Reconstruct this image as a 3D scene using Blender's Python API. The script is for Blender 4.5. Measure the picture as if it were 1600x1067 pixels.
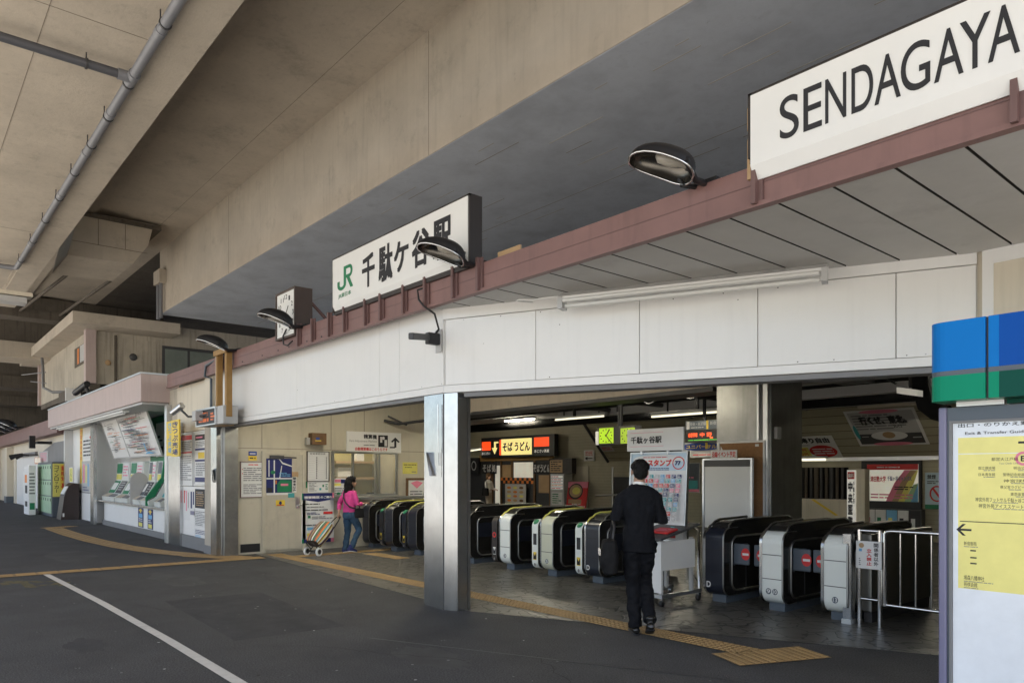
import bpy, bmesh, math, random
from mathutils import Vector, Matrix
random.seed(7)
R = math.radians
scene = bpy.context.scene
for _o in list(bpy.data.objects): bpy.data.objects.remove(_o)
# ---------------------------------------------------------------- camera, sky, sun, exposure
cam_d = bpy.data.cameras.new("camera"); cam = bpy.data.objects.new("camera", cam_d)
scene.collection.objects.link(cam); scene.camera = cam
TH = math.atan(970/1150)                      # angle between the view and the station front
SN, CS = math.sin(TH), math.cos(TH)
HC = 1.56
cam.location = (0, 0, HC); cam.rotation_euler = (R(90), 0, R(90) - TH)
cam_d.sensor_width = 36; cam_d.lens = 1150/1600*36
cam_d.shift_y = (739 - 533.5)/1600
cam_d.clip_start = .05; cam_d.clip_end = 2000
SUN_EL, SUN_AZ = 55, 140                      # sun over the street, behind the camera's right shoulder
w = bpy.data.worlds.new("World"); scene.world = w; w.use_nodes = True
nt = w.node_tree; bg = nt.nodes["Background"]
sky = nt.nodes.new("ShaderNodeTexSky"); sky.sky_type = 'NISHITA'; sky.sun_disc = False
sky.sun_elevation = R(SUN_EL); sky.sun_rotation = R(SUN_AZ); sky.air_density = 1.0; sky.dust_density = 2.0
nt.links.new(sky.outputs[0], bg.inputs[0]); bg.inputs[1].default_value = .14
sd = bpy.data.lights.new("sun", 'SUN'); sd.energy = 5.0; sd.angle = R(.5); sd.color = (1, .94, .85)
so = bpy.data.objects.new("sun", sd); scene.collection.objects.link(so)
_sv = Vector((math.sin(R(SUN_AZ))*math.cos(R(SUN_EL)), math.cos(R(SUN_AZ))*math.cos(R(SUN_EL)), math.sin(R(SUN_EL))))
so.rotation_euler = _sv.to_track_quat('Z', 'Y').to_euler(); so.location = _sv*60
scene.view_settings.view_transform = 'Standard'; scene.view_settings.look = 'None'
scene.view_settings.exposure = 1.4; scene.view_settings.gamma = 1
scene.cycles.max_bounces = 10; scene.cycles.diffuse_bounces = 6; scene.cycles.glossy_bounces = 4
scene.cycles.sample_clamp_indirect = 6; scene.cycles.caustics_reflective = False; scene.cycles.caustics_refractive = False
scene.cycles.use_denoising = True
# ---------------------------------------------------------------- measuring: where the photograph's points lie on real planes of the place
FX = 1150.
def ray(u, v):
    X, Z = (u-800)/FX, -(v-739)/FX
    return (SN*X - CS, CS*X + SN, Z)
def wx(u, y): r = ray(u, 0); return r[0]*y/r[1]
def wy(u, x): r = ray(u, 0); return r[1]*x/r[0]
def zy(u, v, y): r = ray(u, v); return HC + r[2]*y/r[1]
def zx(u, v, x): r = ray(u, v); return HC + r[2]*x/r[0]
def G(u, v, z=0):
    r = ray(u, v); t = (z-HC)/r[2]; return (r[0]*t, r[1]*t)
# ---------------------------------------------------------------- frames
class Fr:
    """local axes: x to the right along a face, y up, z out of the face"""
    def __init__(s, o, xd=(1,0,0), ud=(0,0,1)):
        s.o = Vector(o); s.x = Vector(xd).normalized(); s.u = Vector(ud).normalized(); s.n = s.x.cross(s.u)
    def __call__(s, x, y, z=0): return s.o + s.x*x + s.u*y + s.n*z
    def at(s, x, y, z=0): return Fr(s(x, y, z), s.x, s.u)
class Wo:
    def __call__(s, x, y, z=0): return Vector((x, y, z))
WORLD = Wo()
def face_y(y, x=0, z=0): return Fr((x, y, z), (1,0,0))           # a face looking at the street (-y)
def face_x(x, y=0, z=0): return Fr((x, y, z), (0,1,0))           # a face looking along +x
def rect_y(y, u0, u1, vt, vb):
    x0, x1 = wx(u0, y), wx(u1, y); um = (u0+u1)/2
    z0, z1 = zy(um, vb, y), zy(um, vt, y)
    return Fr((x0, y, z0)), x1-x0, z1-z0
def rect_x(x, u0, u1, vt, vb):
    y0, y1 = wy(u0, x), wy(u1, x); um = (u0+u1)/2
    z0, z1 = zx(um, vb, x), zx(um, vt, x)
    return Fr((x, y0, z0), (0,1,0)), y1-y0, z1-z0
# ---------------------------------------------------------------- materials
def hx(h):
    h = h.lstrip('#'); c = [int(h[i:i+2], 16)/255 for i in (0, 2, 4)]
    return tuple(x/12.92 if x <= .04045 else ((x+.055)/1.055)**2.4 for x in c)
MATS = {}
def M(name, col, rough=.6, metal=0., var=.1, scale=2.5, bump=0., bscale=40., streak=0., emis=0., spec=.5, stain=0., coat=0., pits=0.):
    if name in MATS: return MATS[name]
    if isinstance(col, str): col = hx(col)
    m = bpy.data.materials.new(name); m.use_nodes = True; MATS[name] = m
    t = m.node_tree; b = t.nodes["Principled BSDF"]; L = t.links.new
    b.inputs["Roughness"].default_value = rough; b.inputs["Metallic"].default_value = metal
    b.inputs["Specular IOR Level"].default_value = spec; b.inputs["Coat Weight"].default_value = coat
    geo = t.nodes.new("ShaderNodeNewGeometry")
    n = t.nodes.new("ShaderNodeTexNoise"); n.inputs["Scale"].default_value = scale; n.inputs["Detail"].default_value = 6
    n.inputs["Roughness"].default_value = .65
    L(geo.outputs["Position"], n.inputs["Vector"])
    mp = t.nodes.new("ShaderNodeMapRange"); mp.inputs[1].default_value = .3; mp.inputs[2].default_value = .7
    mp.inputs[3].default_value = 1-var; mp.inputs[4].default_value = 1+var
    L(n.outputs["Fac"], mp.inputs[0])
    val = mp.outputs[0]
    if streak:
        ma = t.nodes.new("ShaderNodeMapping"); ma.inputs["Scale"].default_value = (7, 7, .45)
        L(geo.outputs["Position"], ma.inputs["Vector"])
        n2 = t.nodes.new("ShaderNodeTexNoise"); n2.inputs["Scale"].default_value = 1.6; n2.inputs["Detail"].default_value = 5
        L(ma.outputs[0], n2.inputs["Vector"])
        m2 = t.nodes.new("ShaderNodeMapRange"); m2.inputs[1].default_value = .52; m2.inputs[2].default_value = .78
        m2.inputs[3].default_value = 1; m2.inputs[4].default_value = 1-streak
        L(n2.outputs["Fac"], m2.inputs[0])
        mu = t.nodes.new("ShaderNodeMath"); mu.operation = 'MULTIPLY'; L(val, mu.inputs[0]); L(m2.outputs[0], mu.inputs[1]); val = mu.outputs[0]
    if stain:
        n3 = t.nodes.new("ShaderNodeTexNoise"); n3.inputs["Scale"].default_value = 1.1; n3.inputs["Detail"].default_value = 9; n3.inputs["Roughness"].default_value = .75
        L(geo.outputs["Position"], n3.inputs["Vector"])
        m3 = t.nodes.new("ShaderNodeMapRange"); m3.inputs[1].default_value = .55; m3.inputs[2].default_value = .75
        m3.inputs[3].default_value = 1; m3.inputs[4].default_value = 1-stain
        L(n3.outputs["Fac"], m3.inputs[0])
        mu = t.nodes.new("ShaderNodeMath"); mu.operation = 'MULTIPLY'; L(val, mu.inputs[0]); L(m3.outputs[0], mu.inputs[1]); val = mu.outputs[0]
    if pits:
        n5 = t.nodes.new("ShaderNodeTexNoise"); n5.inputs["Scale"].default_value = 5.5; n5.inputs["Detail"].default_value = 12; n5.inputs["Roughness"].default_value = .85
        L(geo.outputs["Position"], n5.inputs["Vector"])
        m5 = t.nodes.new("ShaderNodeMapRange"); m5.inputs[1].default_value = .60; m5.inputs[2].default_value = .70
        m5.inputs[3].default_value = 1; m5.inputs[4].default_value = 1-pits
        L(n5.outputs["Fac"], m5.inputs[0])
        mu = t.nodes.new("ShaderNodeMath"); mu.operation = 'MULTIPLY'; L(val, mu.inputs[0]); L(m5.outputs[0], mu.inputs[1]); val = mu.outputs[0]
    cn = t.nodes.new("ShaderNodeVectorMath"); cn.operation = 'SCALE'; cn.inputs[0].default_value = col
    L(val, cn.inputs["Scale"]); L(cn.outputs[0], b.inputs["Base Color"])
    if bump:
        nb = t.nodes.new("ShaderNodeTexNoise"); nb.inputs["Scale"].default_value = bscale; nb.inputs["Detail"].default_value = 4
        L(geo.outputs["Position"], nb.inputs["Vector"])
        bp = t.nodes.new("ShaderNodeBump"); bp.inputs["Strength"].default_value = bump; bp.inputs["Distance"].default_value = .02
        L(nb.outputs["Fac"], bp.inputs["Height"]); L(bp.outputs[0], b.inputs["Normal"])
    if emis:
        b.inputs["Emission Color"].default_value = (*col, 1); b.inputs["Emission Strength"].default_value = emis
    return m
def MR(name, roughvar):
    """uneven gloss for a finished material"""
    m = MATS[name]; t = m.node_tree; b = t.nodes["Principled BSDF"]; r0 = b.inputs["Roughness"].default_value
    geo = t.nodes.new("ShaderNodeNewGeometry"); n = t.nodes.new("ShaderNodeTexNoise"); n.inputs["Scale"].default_value = 3; n.inputs["Detail"].default_value = 5
    ma = t.nodes.new("ShaderNodeMapping"); ma.inputs["Scale"].default_value = (14, 14, .35)
    t.links.new(geo.outputs["Position"], ma.inputs["Vector"]); t.links.new(ma.outputs[0], n.inputs["Vector"])
    mp = t.nodes.new("ShaderNodeMapRange"); mp.inputs[1].default_value = .3; mp.inputs[2].default_value = .7
    mp.inputs[3].default_value = max(.03, r0-roughvar); mp.inputs[4].default_value = r0+roughvar
    t.links.new(n.outputs["Fac"], mp.inputs[0]); t.links.new(mp.outputs[0], b.inputs["Roughness"])
M('concrete', (.515,.455,.378), .85, var=.12, scale=.9, bump=.16, bscale=35, stain=.32, pits=.4, streak=.12)
M('concrete_wall', (.46,.415,.345), .85, var=.12, scale=1.2, bump=.25, bscale=18, streak=.35, stain=.2)
M('concrete_sky_tint', (.62,.66,.73), .85, var=.18, scale=1.1, bump=.10, bscale=40, stain=.35, pits=.35)  # blue skylight on the girder underside put into its colour
M('concrete_dark_shade', (.12,.102,.082), .9, var=.2, scale=1.2, bump=.3, bscale=14, streak=.45, stain=.3)  # darker concrete; shade of the far decks and recess put into the colour
M('joint', (.25,.215,.175), .9); M('groove', (.03,.028,.026), .9); M('lime', (.42,.38,.32), .8)
M('white_panel', (.80,.797,.785), .42, var=.02, scale=1.2, streak=.045, stain=.04)
M('cream_panel', (.66,.60,.49), .5, var=.04, scale=1.2, streak=.16, stain=.10)
M('inner_wall', (.55,.51,.41), .55, var=.05, scale=1.5, streak=.12, stain=.18)
M('door_paint', (.52,.48,.39), .5, var=.06, scale=2.5, streak=.15, stain=.30)
M('brown_paint', (.215,.118,.108), .5, var=.10, scale=2.0, streak=.18, stain=.12)
M('brown_rib', (.15,.085,.08), .5, var=.1)
M('pink_panel', (.50,.40,.385), .5, var=.05, streak=.12)
M('soffit_board', (.50,.49,.475), .75, var=.08, scale=1.5, stain=.2)
M('steel', (.54,.55,.56), .24, 1., var=.10, scale=5); MR('steel', .018)
M('steel_dark', (.36,.36,.355), .36, 1., var=.2, scale=3.0); MR('steel_dark', .012)
M('column_steel', (.25,.25,.24), .30, .7, var=.22, scale=2.2, streak=.25); M('chrome', (.72,.72,.72), .16, 1., var=.03)
M('alu', (.62,.63,.64), .38, 1., var=.04)
M('black', (.014,.014,.016), .5, var=.1)
M('black_matt', (.014,.014,.015), .8, var=.1, spec=.15)
M('gate_black', (.017,.016,.015), .24, var=.15, coat=.35)
M('gate_navy', (.014,.017,.028), .3, var=.1)
M('gate_white', (.74,.77,.74), .32, var=.03)
M('gate_cream', (.58,.59,.47), .35, var=.03)
M('dark_grey', (.055,.055,.058), .5, var=.1)
M('mid_grey', (.20,.20,.205), .55, var=.08)
M('light_grey', (.48,.48,.48), .55, var=.05)
M('paper', (.74,.74,.73), .6, var=.02)
M('white', (.80,.80,.79), .45, var=.02)
M('pvc', (.20,.205,.225), .42, var=.08)
M('pvc_dark', (.085,.087,.10), .5, var=.1)
M('ink', (.018,.018,.022), .6)
M('greek', (.20,.20,.21), .7)
M('red', (.60,.03,.03), .5); M('orange', (.70,.20,.03), .5); M('yellow', (.80,.58,.06), .5); M('lemon', (.74,.68,.16), .5)
M('green', (.012,.20,.085), .5); M('blue', (.02,.06,.32), .5); M('navy', (.012,.02,.13), .5); M('skyblue', (.16,.42,.68), .5)
M('pink', (.75,.22,.32), .5); M('teal', (.06,.34,.36), .5); M('tan', (.45,.30,.16), .6); M('wood', (.15,.08,.035), .55, var=.2, scale=6)
M('post_wood', (.33,.19,.06), .6, var=.15, scale=5)
M('cork', (.30,.155,.065), .8, var=.15, scale=30, bump=.2, bscale=150)
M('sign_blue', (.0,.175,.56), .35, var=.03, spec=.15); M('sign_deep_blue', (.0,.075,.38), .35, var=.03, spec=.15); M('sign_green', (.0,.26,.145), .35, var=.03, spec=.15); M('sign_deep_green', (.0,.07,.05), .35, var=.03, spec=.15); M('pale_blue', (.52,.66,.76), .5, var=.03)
M('purple_grey', (.19,.185,.29), .4, var=.04); M('slate', (.085,.105,.13), .4, var=.05)
M('skin', (.40,.235,.155), .5, var=.06, scale=12)
M('hair', (.010,.009,.009), .42, var=.3, scale=60, bump=.5, bscale=220, spec=.15)
M('suit', (.0085,.0092,.012), .75, var=.3, scale=20, bump=.15, bscale=300, spec=.12)
M('trouser', (.009,.0095,.012), .75, var=.3, scale=20, bump=.15, bscale=300, spec=.12)
M('denim', (.025,.065,.12), .8, var=.28, scale=9, bump=.15, bscale=260)
M('pink_knit', (.62,.055,.25), .8, var=.08, scale=9, bump=.25, bscale=200)
M('shoe', (.012,.012,.012), .22, var=.1)
M('fill_office_glow', (1.,.92,.72), .4, emis=40.); M('bulb', (.40,.37,.32), .15, var=.02)  # glow of the added hall fill lights, also of the office lamp
M('reflector', (.12,.112,.10), .25, .9, var=.2)
M('lamp_on', (1.,.93,.68), .4, emis=.5)
M('tube_off', (.72,.72,.70), .3, var=.01)
M('lit_yellow', (.95,.80,.30), .4, emis=.30); M('lit_red', (.95,.075,.012), .4, emis=.35); M('lit_white', (.92,.90,.84), .4, emis=.10)
M('lit_green', (.50,.78,.03), .4, emis=.20); M('lit_green_dim', (.42,.62,.05), .4, emis=.10); M('led_red', (1.,.12,.03), .4, emis=.30); M('led_green', (.12,.5,.06), .4, emis=.1); M('led_orange', (.55,.13,.04), .5, emis=.12)
M('lit_sign', (.68,.72,.77), .35, emis=.06); M('lit_cream', (.90,.86,.74), .4, emis=.11); M('lit_lemon', (.74,.68,.23), .35, emis=.05)
def asphalt():
    m = M('asphalt', (.063,.063,.065), .82, var=.22, scale=1.3, bump=.8, bscale=110, stain=.25, pits=.3)
    t = m.node_tree; b = t.nodes["Principled BSDF"]; L = t.links.new; src = b.inputs["Base Color"].links[0].from_socket
    geo = t.nodes.new("ShaderNodeNewGeometry"); n = t.nodes.new("ShaderNodeTexNoise"); n.inputs["Scale"].default_value = 75; n.inputs["Detail"].default_value = 3; L(geo.outputs["Position"], n.inputs["Vector"])
    mp = t.nodes.new("ShaderNodeMapRange"); mp.inputs[1].default_value = .35; mp.inputs[2].default_value = .68; mp.inputs[3].default_value = .55; mp.inputs[4].default_value = 1.6; L(n.outputs["Fac"], mp.inputs[0])
    sc = t.nodes.new("ShaderNodeVectorMath"); sc.operation = 'SCALE'; L(src, sc.inputs[0]); L(mp.outputs[0], sc.inputs["Scale"]); L(sc.outputs[0], b.inputs["Base Color"])
    return m
asphalt()
M('asphalt_patch', (.050,.050,.053), .85, var=.25, scale=3, bump=.8, bscale=120, pits=.3); M('asphalt_worn', (.078,.077,.077), .8, var=.25, scale=2, bump=.8, bscale=120, stain=.3); M('pane_green', (.20,.235,.21), .25); M('bounce_paving', (.42,.40,.36), .85, var=.1, scale=.6)
M('road_paint', (.62,.61,.58), .7, var=.10, scale=9, stain=.25)
M('tactile', (.34,.225,.10), .65, var=.16, scale=4, stain=.25)
M('tactile_bar', (.42,.28,.125), .6, var=.16, scale=4, stain=.15)
M('worn_yellow', (.11,.095,.045), .8, var=.3, scale=8)
def tile_mat():
    m = bpy.data.materials.new('stone_tile'); MATS['stone_tile'] = m; m.use_nodes = True; t = m.node_tree; b = t.nodes["Principled BSDF"]; L = t.links.new
    geo = t.nodes.new("ShaderNodeNewGeometry")
    n = t.nodes.new("ShaderNodeTexNoise"); n.inputs["Scale"].default_value = 3.2; n.inputs["Detail"].default_value = 2
    L(geo.outputs["Position"], n.inputs["Vector"])
    ad = t.nodes.new("ShaderNodeVectorMath"); ad.operation = 'MULTIPLY_ADD'; ad.inputs[1].default_value = (.5,.5,0); L(n.outputs["Color"], ad.inputs[0]); L(geo.outputs["Position"], ad.inputs[2])
    v = t.nodes.new("ShaderNodeTexVoronoi"); v.feature = 'DISTANCE_TO_EDGE'; v.inputs["Scale"].default_value = 4.2; L(ad.outputs[0], v.inputs["Vector"])
    v2 = t.nodes.new("ShaderNodeTexVoronoi"); v2.inputs["Scale"].default_value = 4.2; L(ad.outputs[0], v2.inputs["Vector"])
    r = t.nodes.new("ShaderNodeMapRange"); r.inputs[1].default_value = .012; r.inputs[2].default_value = .05; L(v.outputs["Distance"], r.inputs[0])
    sp = t.nodes.new("ShaderNodeSeparateColor"); L(v2.outputs["Color"], sp.inputs[0])
    mr = t.nodes.new("ShaderNodeMapRange"); mr.inputs[3].default_value = .85; mr.inputs[4].default_value = 1.12; L(sp.outputs[0], mr.inputs[0])
    n4 = t.nodes.new("ShaderNodeTexNoise"); n4.inputs["Scale"].default_value = 9; n4.inputs["Detail"].default_value = 6; L(geo.outputs["Position"], n4.inputs["Vector"])
    m4 = t.nodes.new("ShaderNodeMapRange"); m4.inputs[3].default_value = .8; m4.inputs[4].default_value = 1.2; L(n4.outputs["Fac"], m4.inputs[0])
    mm = t.nodes.new("ShaderNodeMath"); mm.operation = 'MULTIPLY'; L(mr.outputs[0], mm.inputs[0]); L(m4.outputs[0], mm.inputs[1])
    sc = t.nodes.new("ShaderNodeVectorMath"); sc.operation = 'SCALE'; sc.inputs[0].default_value = (.125,.121,.108); L(mm.outputs[0], sc.inputs["Scale"])
    mx = t.nodes.new("ShaderNodeMix"); mx.data_type = 'RGBA'; mx.inputs[6].default_value = (.012,.012,.012,1)
    L(r.outputs[0], mx.inputs[0]); L(sc.outputs[0], mx.inputs[7]); L(mx.outputs[2], b.inputs["Base Color"])
    rr = t.nodes.new("ShaderNodeMapRange"); rr.inputs[3].default_value = .30; rr.inputs[4].default_value = .48; L(n4.outputs["Fac"], rr.inputs[0]); L(rr.outputs[0], b.inputs["Roughness"])
    bp = t.nodes.new("ShaderNodeBump"); bp.inputs["Strength"].default_value = .5; bp.inputs["Distance"].default_value = .01
    a2 = t.nodes.new("ShaderNodeMath"); a2.operation = 'ADD'; L(r.outputs[0], a2.inputs[0]); a2.inputs[1].default_value = 0; L(a2.outputs[0], bp.inputs["Height"]); L(bp.outputs[0], b.inputs["Normal"])
tile_mat()
def glass():
    m = bpy.data.materials.new('glass'); MATS['glass'] = m; m.use_nodes = True; t = m.node_tree; b = t.nodes["Principled BSDF"]
    b.inputs["Base Color"].default_value = (.75,.80,.78,1); b.inputs["Roughness"].default_value = .04; b.inputs["Alpha"].default_value = .10
glass()
def banded(name, col, pitch, line=.02, axis=2, dark=.45, rough=.55):
    """boards or tiles: thin dark joints every `pitch` metres along one axis"""
    m = M(name, col, rough, var=.06, scale=1.6, stain=.15); t = m.node_tree; b = t.nodes["Principled BSDF"]; L = t.links.new
    src = b.inputs["Base Color"].links[0].from_socket
    geo = t.nodes.new("ShaderNodeNewGeometry"); sx = t.nodes.new("ShaderNodeSeparateXYZ"); L(geo.outputs["Position"], sx.inputs[0])
    d = t.nodes.new("ShaderNodeMath"); d.operation = 'DIVIDE'; d.inputs[1].default_value = pitch; L(sx.outputs[axis], d.inputs[0])
    f = t.nodes.new("ShaderNodeMath"); f.operation = 'FRACT'; L(d.outputs[0], f.inputs[0])
    g = t.nodes.new("ShaderNodeMath"); g.operation = 'LESS_THAN'; g.inputs[1].default_value = line/pitch; L(f.outputs[0], g.inputs[0])
    mx = t.nodes.new("ShaderNodeMix"); mx.data_type = 'RGBA'; L(g.outputs[0], mx.inputs[0]); L(src, mx.inputs[6]); mx.inputs[7].default_value = (*[c*dark for c in (col if not isinstance(col, str) else hx(col))], 1)
    L(mx.outputs[2], b.inputs["Base Color"]); return m
banded('siding', (.40,.37,.26), .17, .014, 2, .35)
banded('tile_wall', (.46,.43,.31), .10, .006, 2, .6)
banded('corrugated', (.16,.15,.13), .13, .05, 0, .3)
# ---------------------------------------------------------------- mesh building
TXT = {}
def text2d(s, bold=0.):
    k = (s, bold)
    if k in TXT: return TXT[k]
    cu = bpy.data.curves.new("lettering_curve", 'FONT'); cu.body = s; cu.size = 1; cu.offset = bold; cu.resolution_u = 8 if s.isascii() else 3
    cu.fill_mode = 'BOTH'
    o = bpy.data.objects.new("lettering_curve", cu); scene.collection.objects.link(o)
    dg = bpy.context.evaluated_depsgraph_get(); me = bpy.data.meshes.new_from_object(o.evaluated_get(dg))
    vs = [(v.co.x, v.co.y) for v in me.vertices]; fs = [tuple(p.vertices) for p in me.polygons]
    bpy.data.objects.remove(o); bpy.data.curves.remove(cu); bpy.data.meshes.remove(me)
    if vs:
        x0 = min(v[0] for v in vs); x1 = max(v[0] for v in vs); y0 = min(v[1] for v in vs); y1 = max(v[1] for v in vs)
        vs = [((x-x0)/max(1e-6, x1-x0), (y-y0)/max(1e-6, y1-y0)) for x, y in vs]
    TXT[k] = (vs, fs); return TXT[k]
class MB:
    def __init__(s, fr=WORLD, mat='white'): s.f = fr; s.v = []; s.fa = []; s.m = []; s.mat = mat; s.sm = []
    def face(s, pts, mat=None, smooth=False):
        b = len(s.v); s.v += [s.f(*p) for p in pts]; s.fa.append(tuple(range(b, b+len(pts)))); s.m.append(mat or s.mat); s.sm.append(smooth); return s
    def raw(s, pts, faces, mat=None, smooth=False, world=False):
        b = len(s.v); s.v += [Vector(p) if world else s.f(*p) for p in pts]
        for f in faces: s.fa.append(tuple(b+i for i in f)); s.m.append(mat or s.mat); s.sm.append(smooth)
        return s
    def box(s, x0, x1, y0, y1, z0, z1, mat=None, bev=0.):
        if x1 < x0: x0, x1 = x1, x0
        if y1 < y0: y0, y1 = y1, y0
        if z1 < z0: z0, z1 = z1, z0
        if bev:
            bm = bmesh.new(); bmesh.ops.create_cube(bm, size=1)
            for v in bm.verts: v.co = Vector(((x0+x1)/2+v.co.x*(x1-x0), (y0+y1)/2+v.co.y*(y1-y0), (z0+z1)/2+v.co.z*(z1-z0)))
            bmesh.ops.bevel(bm, geom=bm.edges[:], offset=min(bev, .45*min(x1-x0, y1-y0, z1-z0)), segments=2, affect='EDGES', profile=.5)
            bm.verts.index_update(); s.raw([v.co for v in bm.verts], [[v.index for v in f.verts] for f in bm.faces], mat); bm.free(); return s
        p = [(x0,y0,z0),(x1,y0,z0),(x1,y1,z0),(x0,y1,z0),(x0,y0,z1),(x1,y0,z1),(x1,y1,z1),(x0,y1,z1)]
        return s.raw(p, [(0,3,2,1),(4,5,6,7),(0,1,5,4),(1,2,6,5),(2,3,7,6),(3,0,4,7)], mat)
    def prism(s, poly, a, b, axis='z', mat=None):
        """poly in the two other axes, extruded from a to b along axis"""
        def P(p, q):
            return (p[0], p[1], q) if axis == 'z' else ((p[0], q, p[1]) if axis == 'y' else (q, p[0], p[1]))
        n = len(poly); pts = [P(p, a) for p in poly] + [P(p, b) for p in poly]
        fs = [tuple(range(n))[::-1], tuple(range(n, 2*n))] + [(i, (i+1) % n, n+(i+1) % n, n+i) for i in range(n)]
        return s.raw(pts, fs, mat)
    def tube(s, path, r, n=10, mat=None, cap=True):
        path = [Vector(p) for p in path]; rs = r if isinstance(r, (list, tuple)) else [r]*len(path)
        pts = []; up = Vector((0, 0, 1)); last = None
        for i, p in enumerate(path):
            d = (path[min(i+1, len(path)-1)] - path[max(i-1, 0)]).normalized()
            if last is None:
                a = d.cross(up); a = d.cross(Vector((1, 0, 0))) if a.length < .05 else a
            else: a = last - d*last.dot(d)
            a.normalize(); last = a; c = d.cross(a)
            for k in range(n):
                an = 2*math.pi*k/n; pts.append(p + (a*math.cos(an) + c*math.sin(an))*rs[i])
        fs = []
        for i in range(len(path)-1):
            for k in range(n): fs.append((i*n+k, i*n+(k+1) % n, (i+1)*n+(k+1) % n, (i+1)*n+k))
        s.raw(pts, fs, mat, True)
        if cap: s.raw(pts[:n], [tuple(range(n))[::-1]], mat); s.raw(pts[-n:], [tuple(range(n))], mat)
        return s
    def lathe(s, prof, c=(0,0,0), n=24, axis='z', mat=None):
        pts = []
        for r, h in prof:
            for k in range(n):
                a = 2*math.pi*k/n; x, y = r*math.cos(a), r*math.sin(a)
                q = (x, y, h) if axis == 'z' else ((x, h, y) if axis == 'y' else (h, x, y))
                pts.append((c[0]+q[0], c[1]+q[1], c[2]+q[2]))
        fs = [(i*n+k, i*n+(k+1) % n, (i+1)*n+(k+1) % n, (i+1)*n+k) for i in range(len(prof)-1) for k in range(n)]
        return s.raw(pts, fs, mat, True)
    def rect(s, x0, y0, x1, y1, z, mat=None): return s.face([(x0,y0,z),(x1,y0,z),(x1,y1,z),(x0,y1,z)], mat)
    def ell(s, cx, cy, rx, ry, z, mat=None, n=28): return s.face([(cx+rx*math.cos(2*math.pi*k/n), cy+ry*math.sin(2*math.pi*k/n), z) for k in range(n)], mat)
    def ring(s, cx, cy, rx, ry, wd, z, mat=None, n=32, a0=0, a1=360):
        for k in range(n):
            t0, t1 = R(a0+(a1-a0)*k/n), R(a0+(a1-a0)*(k+1)/n)
            c0, s0, c1, s1 = math.cos(t0), math.sin(t0), math.cos(t1), math.sin(t1)
            s.face([(cx+rx*c0,cy+ry*s0,z),(cx+rx*c1,cy+ry*s1,z),(cx+(rx-wd)*c1,cy+(ry-wd)*s1,z),(cx+(rx-wd)*c0,cy+(ry-wd)*s0,z)], mat)
        return s
    def text(s, t, x0, y0, x1, y1, z, mat='ink', bold=.0, skew=0.):
        vs, fs = text2d(t, 0)
        e = bold*(y1-y0)*1.1
        for i, (dx, dy) in enumerate(((0, 0),) if not bold else ((-e, -e), (e, e), (-e, e), (e, -e), (0, 0))):
            X0, X1, Y0, Y1 = x0+e, x1-e, y0+e, y1-e
            s.raw([(X0+a*(X1-X0)+dx, Y0+b*(Y1-Y0)+dy, z+.00025*i) for a, b in vs], fs, mat)
        return s
    def vtext(s, t, x0, y0, x1, y1, z, mat='ink', bold=.0):
        h = (y1-y0)/len(t)
        for i, ch in enumerate(t):
            if ch == ' ': continue
            yy = y1-(i+1)*h; e = .06*h
            if ch == 'ー': s.rect(x0+(x1-x0)*.42, yy+e, x0+(x1-x0)*.58, yy+h-e, z, mat)
            else:
                k = .2*h if ch in 'ッっ' else e
                s.text(ch, x0+(k-e), yy+k, x1-(k-e), yy+h-e-(k-e)*.4, z, mat, bold)
        return s
    def greek(s, x0, y0, x1, y1, n, z, mat='greek', fill=.45, rnd=None):
        rnd = rnd or random; h = (y1-y0)/n
        for i in range(n):
            yb = y0+i*h+h*.25; x = x0; end = x1-(x1-x0)*rnd.choice((0, 0, .1, .35))
            while x < end-.001:
                wd = min(end-x, h*rnd.uniform(1.2, 5)*fill*2); s.rect(x, yb, x+wd, yb+h*fill, z, mat); x += wd+h*.35
        return s
    def build(s, name, parent=None, bevel=0.):
        me = bpy.data.meshes.new(name)
        if s.v:
            xs = [v.x for v in s.v]; ys = [v.y for v in s.v]; zs = [v.z for v in s.v]
            base = Vector(((min(xs)+max(xs))/2, (min(ys)+max(ys))/2, min(zs)))
        else: base = Vector()
        me.from_pydata([tuple(v-base) for v in s.v], [], s.fa)
        names = list(dict.fromkeys(s.m))
        for n in names: me.materials.append(MATS[n])
        ix = {n: i for i, n in enumerate(names)}
        for p, mm, sm in zip(me.polygons, s.m, s.sm): p.material_index = ix[mm]; p.use_smooth = sm
        me.update()
        o = bpy.data.objects.new(name, me); scene.collection.objects.link(o)
        place(o, base, parent)
        if bevel:
            b = o.modifiers.new("bevel", 'BEVEL'); b.width = bevel; b.segments = 2; b.limit_method = 'ANGLE'
        return o
WPOS = {}
def place(o, base, parent=None):
    WPOS[o.name] = Vector(base)
    if parent is not None: o.parent = parent; o.location = Vector(base) - WPOS[parent.name]
    else: o.location = base
def tag(o, label, cat, group=None):
    o["label"] = label; o["category"] = cat
    if group: o["group"] = group
    return o
def struct(o): o["kind"] = 'structure'; return o
def thing(name, label, cat, loc=(0,0,0), group=None):
    o = bpy.data.objects.new(name, None); o.empty_display_size = .2; scene.collection.objects.link(o)
    place(o, Vector(loc)); return tag(o, label, cat, group)
def copy_thing(o, dloc, label, group=None):
    def rec(a, par):
        c = a.copy(); scene.collection.objects.link(c); c.parent = par; WPOS[c.name] = WPOS[a.name] + Vector(dloc)
        if par is not None: c.matrix_parent_inverse = a.matrix_parent_inverse.copy()
        for ch in a.children: rec(ch, c)
        return c
    c = rec(o, None); c.location = Vector(o.location) + Vector(dloc); c["label"] = label
    if group: c["group"] = group
    return c
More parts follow.
